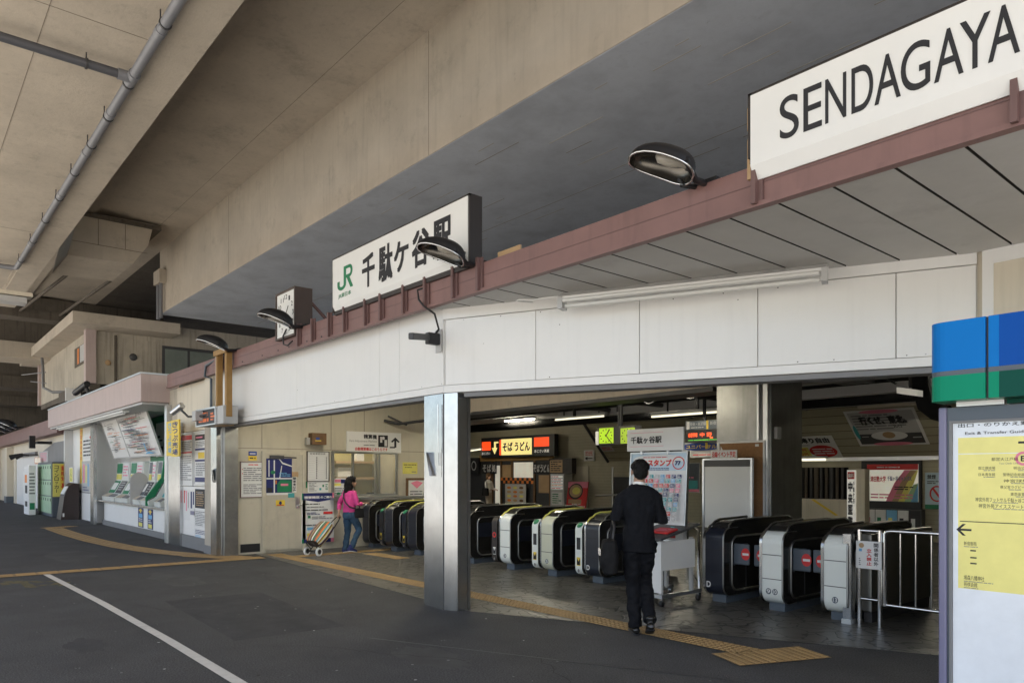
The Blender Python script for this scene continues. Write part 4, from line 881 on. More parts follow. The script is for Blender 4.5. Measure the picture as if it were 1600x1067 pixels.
def gate(x0, wd, label, front, reader=None, arc='steel', mark=None, ln=1.72):
    t = thing('ticket_gate', label, 'ticket gate', (x0+wd/2, GY+.8, 0), 'ticket gates across the hall')
    f = Fr((x0,GY,0),(1,0,0),(0,1,0))       # local: x right, y inward, z up
    MB(f,'slate').box(.05,wd-.05,.12,ln-.1,.0,.11).build('plinth', t)
    MB(f,'gate_black').prism(rr(.012,ln,.10,.888,.12),.012,wd-.006,'x').build('body', t)
    fp = ribbon(MB(f), front_path(), .035, wd-.02, .004, front)
    m = MB(f); ribbon(m, front_path(back=.3), .0, .034, .008, 'steel'); ribbon(m, front_path(back=.3), wd-.019, wd, .006, 'steel_dark'); m.build('edge_trim', t)
    for z in (.37,.64): fp.box(.036,wd-.021,-.0055,-.0045,z,z+.008,'ink')
    fp.build('front_panel', t)
    cov = [(.13,.889),(.15,.93),(.20,.965),(.28,.985),(.9,1.0),(ln-.22,1.0),(ln-.10,.965),(ln-.05,.889)]
    MB(f,'gate_black').prism(cov,.03,wd-.03,'x').build('top_cover', t)
    MB(f,'steel_dark').tube([(wd-.028,y,z+.004) for y,z in cov],.010,6).build('cover_edge', t)
    if arc: MB(f,arc).tube([(.03,y,z+.006) for y,z in [(.02,.80),(.04,.86),(.09,.91)]+cov[1:5]],.013,8).build('cover_arc', t)
    ring = rr(.16,ln-.1,.15,.80,.11); ring.append(ring[0]); MB(f,'steel_dark').tube([(wd+.003,y,z) for y,z in ring],.012,6).build('side_frame', t)
    m = MB(f,'dark_grey'); m.box(wd,wd+.004,.46,.468,.16,.44); m.box(wd-.002,wd+.006,.17,.50,.46,.70,'gate_navy'); m.box(wd,wd+.02,.20,.215,.45,.71,'steel') if mark in ('9 10','D') and not reader else m.box(wd,wd+.02,.50,.515,.45,.71,'steel'); m.build('flap_recess', t)
    if reader:
        rp = rr(-.02,.55,.11,.84,.10); MB(f,'gate_black').prism(rp,-.15,-.002,'x').build('reader_body', t)
        rf = front_path(-.032,.11,.845,.10,.18); m = MB(f); ribbon(m, rf, -.145,-.012,.004,reader); m.build('reader_panel', t)
        fr = Fr((x0,GY-.0375,0)); m = MB(fr)
        m.rect(-.115,.47,-.04,.64,.002,'black'); m.rect(-.115,.24,-.04,.36,.002,'yellow' if reader!='brown_dark' else 'paper')
        m.face([(-.11,.35,.003),(-.045,.25,.003),(-.045,.35,.003),(-.11,.25,.003)],'ink'); m.ell(-.077,.17,.02,.022,.002,'mid_grey'); m.build('reader_marks', t)
        if reader != 'brown_dark':
            e = MB(Fr((x0-.078,GY-.006,.815),(1,0,0),(0,.72,.70))); e.lathe([(0,.012),(.042,.012),(.05,.0)],(0,0,.004),20,'z','green'); e.build('touch_disc', t)
        else: MB(fr).ring(-.077,.56,.045,.045,.02,.003,'red').build('touch_disc', t)
    if mark:
        fm = Fr((x0,GY-.0045,0)); m = MB(fm); w2 = wd-.055
        if mark == 'D': m.text('D', .05, .19, .11, .26, .0015, 'paper', .03)
        else:
            for i, s_ in enumerate(mark.split()):
                cx = .035+w2*(i+1)/(len(mark.split())+1); m.ell(cx,.235,.034,.034,.001,'slate'); m.text(s_, cx-.022, .213, cx+.022, .257, .002, 'paper', .02)
        m.build('lettering', t)
    return t
def flap(t, x, side, y=.20):
    """a closed flap with its no-entry disc, reaching from a cabinet across the passage"""
    f = Fr((x, GY+y, 0)); a, b = (0,.21) if side > 0 else (-.19,0)
    MB(f,'slate').box(a,b,.47,.72,-.015,.015,bev=.02).build('flap', t)
    m = MB(f); cx = (a+b)/2+(.06 if side > 0 else .0); m.ell(cx,.60,.058,.07,.0165,'red'); m.rect(cx-.042,.585,cx+.042,.613,.0175,'paper'); m.build('no_entry_mark', t)
g5 = gate(wx(1099,GY), .29, 'navy fronted ticket gate lettered D standing right of the stamp poster table', 'gate_navy', mark='D')
g9 = gate(wx(1187,GY), .29, 'white fronted ticket gate numbered 9 and 10 with red no entry flaps', 'gate_white', mark='9 10')
g13 = gate(wx(1283,GY), .29, 'white fronted ticket gate at the right end beside the steel railing', 'gate_white', mark='13')
flap(g5, wx(1099,GY)+.297, 1); flap(g9, wx(1187,GY), -1); flap(g9, wx(1187,GY)+.297, 1); flap(g13, wx(1283,GY), -1)
gate(wx(913,GY), .30, 'ticket gate lettered D with a white reader, next to the man in the suit', 'gate_navy', 'gate_white', 'lemon', 'D')
gate(wx(844,GY), .29, 'cream fronted ticket gate with a white reader, left of the one lettered D', 'gate_cream', 'gate_white', 'lemon', '5')
gate(wx(780,GY), .29, 'white fronted ticket gate with a dark reader bearing a red ring', 'gate_white', 'brown_dark', 'lemon', '3')
gate(-10.42, .36, 'black ticket gate just right of the steel corner pillar', 'gate_navy')
gate(wx(601,GY), .32, 'dark ticket gate nearest the woman in pink on her right', 'gate_navy', 'gate_navy', 'lemon')
gate(wx(637,GY), .32, 'dark ticket gate close left of the steel corner pillar', 'gate_navy', 'gate_navy', 'lemon')
gate(wx(566,GY), .30, 'dark ticket gate against the office counter beside the woman in pink', 'gate_navy')
gp_ = thing('steel_post', 'square steel post at the foot of the right end ticket gate', 'post', (wx(1328,7.6),7.6,0)); MB(mat='steel').box(wx(1321,7.62),wx(1333,7.62),7.56,7.66,0,.93).build('post', gp_); MB(mat='alu').box(wx(1321,7.62)-.01,wx(1333,7.62)+.01,7.55,7.67,.0,.05).build('foot', gp_)
# ---------------------------------------------------------------- railing
rl = thing('railing', 'steel tube railing with upright bars beside the right end ticket gate', 'railing', (-2.8,7.65,0))
yr = 7.66; xa, xb_ = wx(1343,yr), wx(1375,yr)
for x in (xa, xb_): MB(mat='chrome').tube([(x,yr,0),(x,yr,.98)],.024,12).build('post', rl)
MB(mat='chrome').tube([(xa,yr,.27),(xb_,yr,.27)],.015,8).build('rail', rl); MB(mat='chrome').tube([(xa,yr,.97),(xb_,yr,.97)],.02,8).build('rail', rl)
xc = wx(1383,yr)
MB(mat='chrome').tube([(xc,yr,.22),(xc,yr,.95),(xc+.02,yr,.972),(xc+.06,yr,.98),(-1.0,yr,.98)],.022,10).build('rail', rl); MB(mat='chrome').tube([(xc,yr,.235),(-1.0,yr,.235)],.018,10).build('rail', rl)
x = wx(1407,yr)
while x < -1.0: MB(mat='chrome').tube([(x,yr,.24),(x,yr,.97)],.011,8).build('bar', rl); x += wx(1431,yr)-wx(1407,yr)
f = Fr((xa-.02,yr-.028,zy(1360,888,yr))); sw = xb_-xa+.05; sh = zy(1360,845,yr)-zy(1360,888,yr)
board('notice','white notice with red vertical characters on the railing posts','notice',f,sw,sh,'paper',[('v','関係者以外',.70,.12,.88,.95,'ink',.02),('v','立入禁止',.42,.12,.62,.74,'red',.03),('e',.22,.84,.10,.09,'tan'),('r',.12,.62,.24,.72,'skyblue'),('l',.12,.1,.2,.4,4)],th=.006)
rl2 = thing('railing', 'second steel railing farther inside, behind the upright bars', 'railing', (-2.2,8.9,0))
MB(mat='chrome').tube([(-3.0,8.9,0),(-3.0,8.9,1.0),(-1.0,8.9,1.0)],.022,10).build('rail', rl2); MB(mat='chrome').tube([(-3.0,8.9,.25),(-1.0,8.9,.25)],.018,10).build('rail', rl2)
cbt = thing('steel_cabinet', 'dark steel cabinet behind the upright bars of the railing', 'cabinet', (-3.2,9.2,0)); MB(mat='mid_steel').box(-3.53,-3.42,7.75,9.35,.12,.93,bev=.01).build('body', cbt); MB(mat='dark_grey').box(-3.52,-3.44,7.8,9.3,0,.118).build('plinth', cbt)
# railing at the stamp table
rb = thing('railing', 'low steel tube rail between the stamp table and the navy ticket gate', 'railing', (-5.45,7.9,0))
MB(mat='chrome').tube([(wx(1092,7.7),7.7,0),(wx(1092,7.7),7.7,.84),(wx(1075,8.9),8.9,.84),(wx(1075,8.9),8.9,0)],.018,10).build('rail', rb); MB(mat='chrome').tube([(wx(1092,7.7),7.7,.2),(wx(1075,8.9),8.9,.2)],.014,8).build('rail', rb)
# ---------------------------------------------------------------- stamp rally table and boards
tx1 = wx(1033,6.85); tx0 = wx(988,6.85)
tb = thing('display_table', 'white table on casters with a sloping dark top below the stamp poster', 'table', ((tx0+tx1)/2,7.2,0))
MB(mat='white').box(tx0,tx1,6.85,6.875,.16,.76).build('front_panel', tb); MB(mat='white').box(tx1-.03,tx1,6.88,7.5,.42,.76).build('side_panel', tb)
for x in (tx0+.02, tx1-.04):
    for y in (6.876,7.46): MB(mat='light_grey').box(x-.02,x+.02,y,y+.04,.12,.78).build('leg', tb)
MB(mat='alu').box(tx0-.03,tx1+.02,6.84,6.88,.10,.14).box(tx1-.03,tx1+.01,6.88,7.62,.10,.14).box(tx0-.02,tx0+.02,6.88,7.62,.10,.14).build('base_rail', tb)
m = MB(mat='dark_grey'); m.prism([(6.80,.775),(6.80,.80),(7.55,.95),(7.55,.925)],tx0-.04,tx1+.04,'x'); m.build('table_top', tb)
for x in (tx0, tx1-.01):
    for y in (6.87,7.58):
        c_ = MB(mat='black').lathe([(.0,-.015),(.04,-.015),(.04,.015),(0,.015)],(x,y,.041),14,'x').build('caster', tb)
        MB(mat='chrome').box(x-.022,x+.022,y-.015,y+.03,.06,.098).build('caster_fork', c_)
rp = thing('pamphlet', 'red pamphlet lying on the sloping dark table top', 'pamphlet', (tx1-.15,7.0,.85)); f = Fr((tx1-.27,6.98,.842),(1,0,0),(0,.98,.195)); MB(f,'red').box(0,.26,0,.2,0,.02).build('cover', rp); MB(f).greek(.03,.05,.22,.16,2,.0215,'pink').build('print', rp)
yb = 7.42; bx0, bx1 = wx(985,yb), wx(1071,yb)
zb0, zb1 = zy(1035,842,yb), zy(1035,708,yb); bw, bh = bx1-bx0, zb1-zb0
f = Fr((bx0,yb,zb0),(1,0,0),(0,.06,1)); rn = random.Random(11)
it = [('r',0,.80,1,1,'pale_blue'),('r',0,.0,1,.79,'paper'),('e',.5,.93,.47,.06,'paper'),('t','のスタンプ',.20,.85,.74,.93,'red',.045),('l',.22,.945,.66,.965,1,'red'),('o',.86,.885,.105,.075,.012,'red'),('t','77',.80,.86,.90,.91,'navy',.06),('l',.2,.80,.7,.835,2,'navy')]
cols = ['red','teal','navy','pink','skyblue','red','navy','teal']
for r_ in range(12):
    for c_ in range(9):
        if r_ > 8 and rn.random() < .55: continue
        xx = .06+c_*.1; yy = .71-r_*.054; cc = rn.choice(cols)
        it.append(('r',xx,yy,xx+.07,yy+.042,'light_grey' if rn.random() < .12 else cc))
        it.append(('l',xx+.006,yy+.004,xx+.064,yy+.038,2,'paper'))
it.append(('r',.80,.03,.95,.06,'red'))
sb = board('stamp_poster','tall white framed poster with a grid of small coloured stamps and 77 in a ring','poster',f,bw,bh,'paper',it,th=.03,frame='alu',fw=.018)
zt0, zt1 = zy(1030,704,yb), zy(1030,669,yb)
f = Fr((bx0-.02,yb-.02,zt0)); hd = board('station_name_board','white header board with the station name between two red lines above the stamp poster','sign',f,bw+.02,zt1-zt0,'paper',[('r',.06,.82,.66,.835,'pink'),('r',.06,.2,.66,.215,'pink'),('t','千駄ヶ谷駅',.07,.34,.63,.66,'ink',.03)],th=.02)
m = MB(mat='alu')
for q in (.2,.68): m.box(bx0+bw*q,bx0+bw*q+.03,yb-.01,yb+.02,zb1-.01,zt0+.01)
m.build('clip', hd)
# whiteboard, cork board
yw = 9.35; wx0, wx1 = wx(1098,yw), wx(1176,yw); wz = zy(1137,716,yw)
wbd = thing('whiteboard', 'blank whiteboard in an aluminium frame standing behind the ticket gates', 'whiteboard', ((wx0+wx1)/2,yw,0))
MB(face_y(yw),'paper').box(wx0+.03,wx1-.03,.75,wz-.12,-.02,0).build('panel', wbd); m = MB(face_y(yw),'alu'); m.box(wx0,wx0+.03,.0,wz,-.03,.012); m.box(wx1-.03,wx1,.0,wz,-.03,.012); m.box(wx0+.03,wx1-.03,wz-.02,wz,-.03,.012); m.build('frame', wbd); MB(face_y(yw),'dark_grey').box(wx0+.03,wx1-.03,wz-.118,wz-.021,-.02,.004).build('header', wbd)
f,a,b = rect_y(yw-.02,1111,1152,703,717); board('event_sign','small white plate with red characters clipped on top of the whiteboard','sign',f,a,b,'paper',[('t','沿線イベント予定',.05,.2,.95,.85,'red',.02)],th=.01)
f,a,b = rect_y(9.57,1126,1194,692,815); board('cork_board','brown cork board in a white frame fixed to the steel column','notice board',f,a,b,'cork',[('p',[(.02,.97),(.02,.86),(.13,.86)],'paper'),('r',.82,.95,.9,.98,'paper')],th=.02,frame='white',fw=.03)
# ================================================================ left wall of the hall
XL = -14.098
def px_(u0,u1,vt,vb): return rect_x(XL,u0,u1,vt,vb)
dr = thing('office_door', 'scuffed cream steel door with a blue area map on it', 'door', (XL,6.0,0)); y0, y1 = wy(414,XL), wy(471,XL); zt_ = zx(440,710,XL)
MB(face_x(XL),'door_paint').box(y0,y1,.05,zt_,.002,.03).build('leaf', dr); m = MB(face_x(XL),'inner_wall'); m.box(y0-.07,y0,0,zt_+.06,.001,.05); m.box(y1,y1+.07,0,zt_+.06,.001,.05); m.box(y0,y1,zt_,zt_+.06,.001,.05); m.build('frame', dr)
MB(face_x(XL),'dark_grey').box(y0+.08,y0+.36,zt_-.09,zt_-.02,.031,.07).tube([(y0+.1,zt_-.03,.06),(y0+.62,zt_-.06,.05)],.012,6).build('door_closer', dr)
m = MB(face_x(XL)); m.box(y1-.14,y1-.06,.86,1.08,.031,.036,'alu'); m.tube([(y1-.10,.92,.036),(y1-.10,.92,.08),(y1-.02,.92,.08)],.012,8,'chrome'); m.build('handle', dr)
MB(face_x(XL),'black').box(5.1,y0-.1,.04,.20,.001,.004).build('skirting', st)
f,a,b = rect_x(XL+.035,416,456,716,773)
board('area_map','blue area map with white roads and a green park on the door','map',f,a,b,'navy',[('r',0,0,1,.06,'paper'),('r',.0,.43,1,.47,'paper'),('r',.28,.06,.33,.95,'paper'),('r',.08,.5,.12,.95,'paper'),('p',[(.42,.98),(.48,.98),(.62,.85),(1,.77),(1,.80),(.64,.89),(.5,1)],'paper'),('p',[(.5,.47),(.58,.8),(.61,.8),(.54,.47)],'paper'),('p',[(.42,.08),(.98,.08),(.98,.4),(.55,.42),(.42,.3)],'green'),('e',.25,.62,.09,.05,'green'),('r',.55,.25,.85,.31,'pink'),('l',.5,.5,.95,.62,3,'skyblue'),('r',.03,.08,.22,.2,'ink'),('r',.34,.3,.40,.4,'orange')],th=.004)
f,a,b = rect_x(XL+.035,456,466,737,745); board('label','small orange label beside the blue map','label',f,a,b,'tan',th=.004)
f,a,b = rect_x(XL+.035,457,463,744,769); board('label','narrow strip of vertical dark characters beside the blue map','label',f,a,b,'paper',[('v','関係者以外',.1,.05,.9,.95,'ink',.03)],th=.004)
f,a,b = rect_x(XL+.037,450,460,770,777); board('label','small blue label at the map corner','label',f,a,b,'teal',th=.004)
f,a,b = rect_x(XL+.035,431,445,781,790); board('sticker','yellow camera sticker low on the scuffed door','sticker',f,a,b,'yellow',[('e',.5,.5,.16,.3,'navy'),('r',.1,.05,.9,.2,'red')],th=.003)
f,a,b = px_(376,414,722,776); board('notice','white notice with red bullet lines left of the door','notice',f,a,b,'paper',[('l',.3,.9,.75,.96,1,'red'),('l',.1,.45,.92,.86,7),('l',.1,.08,.92,.38,6),('r',.05,.78,.08,.81,'red'),('r',.05,.66,.08,.69,'red')],frame='brown_paint',fw=.012)
f,a,b = px_(388,401,705,719); board('label','blue over yellow label above the notice','label',f,a,b,'yellow',[('r',0,.52,1,1,'blue'),('l',.15,.62,.85,.88,1,'paper'),('l',.15,.1,.85,.4,1,'ink')],th=.006)
sp = thing('speaker_box', 'brown wooden speaker box with a small lamp high on the cream wall', 'speaker', (XL,7.1,2.2)); f,a,b = px_(482,504,677,695)
MB(f,'wood').box(0,a,0,b,.0,.18).build('case', sp); MB(f).rect(a*.2,b*.3,a*.62,b*.38,.182,'yellow').rect(a*.25,b*.42,a*.5,b*.62,.182,'blue').build('print', sp); MB(f,'alu').box(-a*.25,-a*.03,0,b*.6,0,.1).build('lamp', sp)
f,a,b = px_(480,513,706,751); board('timetable','white train schedule with ruled rows beside the door','timetable',f,a,b,'paper',[('t','駅発車時刻表',.12,.9,.85,.97,'ink'),*[('r',.03,.06+.078*k,.97,.063+.078*k,'greek') for k in range(11)],*[('e',.42,.10+.078*k,.03,.02,'ink') for k in range(10)],*[('e',.88,.10+.078*k,.03,.02,'ink') for k in range(10)]],frame='brown_dark',fw=.012)
f,a,b = px_(481,513,752,769); board('notice','low white notice with small green drawings under the schedule','notice',f,a,b,'paper',[('l',.05,.1,.45,.9,6),('r',.55,.2,.65,.4,'teal'),('r',.7,.5,.78,.7,'green'),('l',.85,.2,.97,.8,4,'green')],th=.005)
f,a,b = px_(475,480,752,762); board('label','tiny green label left of the low notice','label',f,a,b,'green',th=.005)
f,a,b = rect_x(XL+.03,471,521,770,847); board('standing_poster','tall white poster with a navy arrow head band standing on the floor behind the trolley','poster',f,a,b,'paper',[('r',0,.87,1,1,'navy'),('p',[(0,.87),(1,.87),(.5,.82)],'navy'),('r',0,.87,.04,1,'green'),('r',.95,.87,1,1,'pink'),('r',0,0,1,.08,'navy'),('r',.0,.0,.06,.08,'green'),('r',.9,0,1,.08,'pink'),('r',.06,.885,.55,.945,'purple_grey'),('t','振替輸送',.07,.89,.54,.94,'paper',.03),('t','のご案内',.57,.89,.93,.94,'paper',.03),('l',.08,.76,.6,.8,1,'ink'),('l',.15,.70,.95,.74,1),('l',.08,.64,.8,.68,1,'ink'),('l',.15,.56,.6,.62,2,'navy'),('r',.66,.57,.95,.62,'red'),('r',.18,.50,.26,.55,'green'),('l',.3,.47,.95,.54,2),('l',.08,.34,.62,.38,1,'ink'),('r',.15,.26,.6,.31,'skyblue'),('r',.66,.28,.95,.33,'pink'),('r',.15,.14,.25,.2,'lemon'),('l',.3,.12,.9,.22,2)],th=.02)
f,a,b = px_(541,626,675,707); board('fare_adjustment_sign','white sign with a machine pictogram and a curved up arrow above the office windows','sign',f,a,b,'white',[('t','精算機',.30,.66,.54,.88,'ink',.03),('t','Fare Adjustment Machine',.05,.47,.54,.60,'greek'),('t','自動精算機はこのうらです',.15,.08,.74,.25,'red',.02),('l',.3,.31,.5,.4,1),('r',.565,.28,.745,.86,'ink'),('r',.60,.5,.64,.78,'paper'),('r',.68,.33,.73,.64,'paper'),('e',.66,.72,.025,.08,'paper'),('r',.78,.24,.88,.31,'ink'),('r',.865,.27,.905,.66,'ink'),('p',[(.80,.56),(.885,.78),(.97,.56),(.94,.52),(.885,.66),(.83,.52)],'ink')],th=.02)
# office window
ow = thing('office_window', 'sliding office windows with aluminium frames behind the woman in pink', 'window', (XL,7.8,1.06))
wy0, wy1, wz0, wz1 = 6.985, 8.555, 1.065, 2.015
m = MB(face_x(-14.13),'alu'); m.box(wy0,wy1,wz0,wz0+.05,0,.07); m.box(wy0,wy1,wz1-.04,wz1,0,.07); m.box(wy0,wy0+.05,wz0+.05,wz1-.04,0,.07); m.box(wy1-.05,wy1,wz0+.05,wz1-.04,0,.07); m.build('frame', ow)
for u in (551,587,592): y = wy(u,XL); MB(face_x(-14.13),'alu').box(y-.02,y+.02,wz0+.051,wz1-.041,.0,.06).build('mullion', ow)
MB(face_x(-14.13),'glass').box(wy0+.05,wy1-.05,wz0+.05,wz1-.04,-.006,-.001).build('pane', ow)
MB(face_x(-14.1),'alu').box(wy0-.05,wy1+.7,1.0,1.055,.0,.22).build('sill', ow)
ob = thing('office_interior', 'dim yellow office room with shelves behind the sliding windows', 'office', (-15.5,7.8,0))
M('office_wall', (.42,.37,.17), .7)
MB(mat='office_wall').box(-16.6,-16.5,5.2,9.3,0,3.1).build('back_wall', ob); MB(mat='light_grey').box(-16.4,-16.0,7.2,7.9,0,2.2).build('locker', ob); MB(mat='tan').box(-16.45,-16.1,8.1,9.2,1.4,1.46).box(-16.45,-16.1,8.1,9.2,1.8,1.85).build('shelf', ob); MB(mat='mid_grey').box(-15.6,-14.5,6.9,9.0,.0,1.0).build('desk', ob); MB(mat='paper').box(-16.44,-16.2,8.2,8.6,1.47,1.7).box(-16.44,-16.2,8.7,8.9,1.86,2.1).build('files', ob)
MB(mat='black').box(-15.3,-15.0,7.6,8.0,1.001,1.3).box(-15.0,-14.8,8.3,8.5,1.001,1.12).build('equipment', ob); MB(mat='fill_office_glow').box(-15.53,-15.47,7.0,8.4,2.95,3.0).build('lamp', ob)
f,a,b = rect_x(XL-.02,521,540,747,778); board('poster','small stack of posters inside the left office window','poster',f,a,b,'paper',[('r',.1,.8,.6,.95,'pink'),('r',.05,.62,.6,.75,'lemon'),('r',.6,.75,.95,.95,'navy'),('l',.1,.1,.9,.55,4),('e',.4,.2,.15,.1,'green')],th=.004)
f,a,b = rect_x(XL-.02,616,623,713,767); board('banner','narrow orange banner of vertical characters inside the right office window','banner',f,a,b,'yellow',[('v','お問い合わせ窓口',.15,.03,.85,.97,'red',.02)],th=.004)
f,a,b = px_(629,652,722,740); board('notice','yellow notice with two dark lines right of the office windows','notice',f,a,b,'lemon',[('l',.08,.72,.92,.85,1,'ink'),('l',.15,.5,.85,.62,1,'ink'),('l',.6,.1,.9,.25,1)],th=.005)
f,a,b = rect_x(XL+.03,637,664,750,790); board('framed_notice','wood framed notice with a pink heart standing beside the pillar','notice',f,a,b,'paper',[('p',[(.15,.9),(.5,.98),(.85,.9),(.5,.68)],'pink'),('l',.1,.1,.9,.62,5)],th=.02,frame='wood',fw=.05)
cm = thing('pipe_bracket','black jointed arm with cable under the ceiling near the pillar','bracket',(-14,8.6,2.6)); MB(mat='black').tube([(-14.0,wy(600,-14),zx(600,657,-14)),(-13.8,wy(624,-13.8),zx(624,662,-13.8)),(-13.6,wy(640,-13.6),zx(640,660,-13.6)),(-13.3,9.2,2.75)],.03,8).build('arm', cm); MB(mat='dark_grey').tube([(-14.0,wy(606,-14),zx(606,650,-14)),(-13.8,wy(636,-13.8),zx(636,664,-13.8))],.02,8).build('stay', cm)
# ================================================================ guide sign in front at right
YG = 4.9
r_ = ray(1467,0); gx = wx(1467,YG)
gs = thing('guide_sign', 'tall exit and transfer guide board with a blue and green curved header', 'sign', (gx+1.0,YG,0))
gz1 = zy(1467,637,YG); GW = 2.0
f = Fr((gx,YG,0))
MB(f,'purple_grey').box(0,.045,0,gz1,-.16,.012,bev=.01).build('frame_post', gs); MB(f,'purple_grey').box(GW-.045,GW,0,gz1,-.16,.012,bev=.01).build('frame_post', gs)
m = MB(f,'slate'); m.box(.047,GW-.047,gz1-.085,gz1-.005,-.15,.0); m.box(.047,GW-.047,0,.20,-.15,.0); m.box(.047,.058,.2,gz1-.085,-.15,.0); m.box(GW-.058,GW-.047,.2,gz1-.085,-.15,.0); m.build('frame', gs)
m = MB(f,'mid_grey'); m.box(.059,.072,.2,gz1-.085,-.1,.006); m.box(.072,GW-.074,gz1-.099,gz1-.086,-.1,.006); m.box(.072,GW-.074,.2,.213,-.1,.006); m.build('frame_bead', gs)
bx_ = .074; bw_ = GW-.148; bz0 = .215; bz1 = gz1-.10
fb_ = f.at(bx_, bz0, -.012); bh_ = bz1-bz0
MB(fb_,'lit_sign').box(0,bw_,0,bh_,-.01,0).build('panel', gs)
def gp(u, v): return wx(u,YG)-gx-bx_, zy(u,v,YG)-bz0
m = MB(fb_); l = MB(fb_)
yx0, yy1 = gp(1496,684); _, yy0 = gp(1496,918)
m.rect(yx0,yy0,bw_-.06,yy1,.001,'lit_lemon')
_, ln1 = gp(1497,814); m.rect(yx0+.01,ln1-.002,bw_-.07,ln1+.003,.0016,'ink'); _, q_ = gp(1500,709); m.rect(yx0,q_-.002,bw_-.06,q_+.002,.0016,'lit_sign')
def arrow(x, y, s, d): 
    m.rect(min(x,x+d*s),y-.006,max(x,x+d*s),y+.006,.0017,'ink'); e = x+d*s
    m.face([(e,y,.0017),(e-d*.035,y+.035,.0017),(e-d*.018,y+.035,.0017),(e+d*.017,y,.0017)][::d],'ink'); m.face([(e,y,.0017),(e+d*.017,y,.0017),(e-d*.018,y-.035,.0017),(e-d*.035,y-.035,.0017)][::d],'ink')
ax_, ay_ = gp(1517,828); arrow(ax_, ay_, .065, -1); ax_, ay_ = gp(1590,691); arrow(ax_, ay_, .12, 1)
def tx(s, u0, u1, vt, vb, mat='ink', bold=.0):
    a, b = gp(u0,vb); c, d = gp(u1,vt); l.text(s, a, b, c, d, .0018, mat, bold)
tx('出口・のりかえ案内',1496,1622,656,668,'ink',.012); tx('Exit & Transfer Guide',1507,1604,671,679,'ink',.006)
tx('都営大江戸線',1548,1590,714,720); tx('Toei Oedo Line',1560,1590,722,725,'greek',0)
c0, c1 = gp(1598,716); m.ring(c0,c1,.04,.04,.014,.0018,'pink'); l.text('E',c0-.012,c1-.016,c0+.012,c1+.016,.0018,'ink',.03)
for s_,a_,b_,v_ in (('国立競技場',1528,1554,731),('明治公園',1583,1606,731),('日本青年館',1528,1554,741),('聖徳記念絵画館',1566,1606,741),('神宮球場',1567,1606,751),('秩父宮ラグビー場',1562,1606,761),('東京体育館',1578,1606,772),('神宮外苑フットサル千駄ヶ谷コート',1523,1612,781),('神宮外苑アイススケート場',1528,1606,791)):
    tx(s_,a_,b_,v_-2.4,v_+2.4); a, b = gp(a_+ (b_-a_)*.3, v_+5); c, _ = gp(b_,v_); m.greek(a,b,c,b+.009,1,.0018)
for s_,a_,b_,v_ in (('新宿御苑',1505,1525,849),('鳩森八幡神社',1505,1537,903),('将棋会館',1505,1526,913)):
    tx(s_,a_,b_,v_-2.4,v_+2.4); a, b = gp(a_, v_+5.5); c, _ = gp(b_+14,v_); m.greek(a,b,c,b+.009,1,.0018)
for v_ in (860,871,880): a, b = gp(1515,v_+2); c, d = gp(1525,v_-2); m.greek(a,b,c,d,1,.0018,'ink'); 
m.build('print', gs); l.build('lettering', gs)
MB(f,'alu').box(.09,.34,gz1+.001,gz1+.055,-.1,-.02).build('spacer', gs); MB(f,'alu').box(GW-.34,GW-.09,gz1+.001,gz1+.055,-.1,-.02).build('spacer', gs)
hz0, hz1 = zy(1460,628,YG-.1)-.0, zy(1460,507,YG-.1)
hx0 = wx(1455,YG-.08)-gx; zs1 = hz0+(hz1-hz0)*.315; zs2 = hz0+(hz1-hz0)*.375; hs = wx(1542,YG-.13)-gx
def hprof(a, b):
    if a < hx0+.01: return [(a,-.12),(a,.06)]+[(a+.09-.09*math.cos(R(t)),.06+.07*math.sin(R(t))) for t in range(15,91,15)]+[(b,.13),(b,-.12)]
    return [(a,-.12),(a,.13),(b,.13),(b,-.12)]
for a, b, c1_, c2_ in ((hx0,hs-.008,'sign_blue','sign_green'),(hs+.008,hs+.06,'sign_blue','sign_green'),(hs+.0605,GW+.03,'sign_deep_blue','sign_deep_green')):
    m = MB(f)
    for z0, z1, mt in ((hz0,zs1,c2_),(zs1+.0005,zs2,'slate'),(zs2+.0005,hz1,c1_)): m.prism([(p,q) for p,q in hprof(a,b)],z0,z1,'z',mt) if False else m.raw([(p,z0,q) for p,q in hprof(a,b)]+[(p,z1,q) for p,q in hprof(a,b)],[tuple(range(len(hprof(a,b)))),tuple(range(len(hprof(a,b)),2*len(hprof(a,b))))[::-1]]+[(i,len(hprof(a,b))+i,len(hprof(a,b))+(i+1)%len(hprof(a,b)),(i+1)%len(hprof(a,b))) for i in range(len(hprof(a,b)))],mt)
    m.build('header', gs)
MB(f,'dark_grey').box(hs-.0075,hs+.0075,hz0,hz1,-.1,.11).build('header_joint', gs)
MB(f,'sign_deep_green').box(.35,GW-.35,gz1+.002,hz0-.002,-.1,-.03).build('header_base', gs)
# ================================================================ back of the hall
YB = 17.99
def bk(u0,u1,vt,vb,y=YB-.01): return rect_y(y,u0,u1,vt,vb)
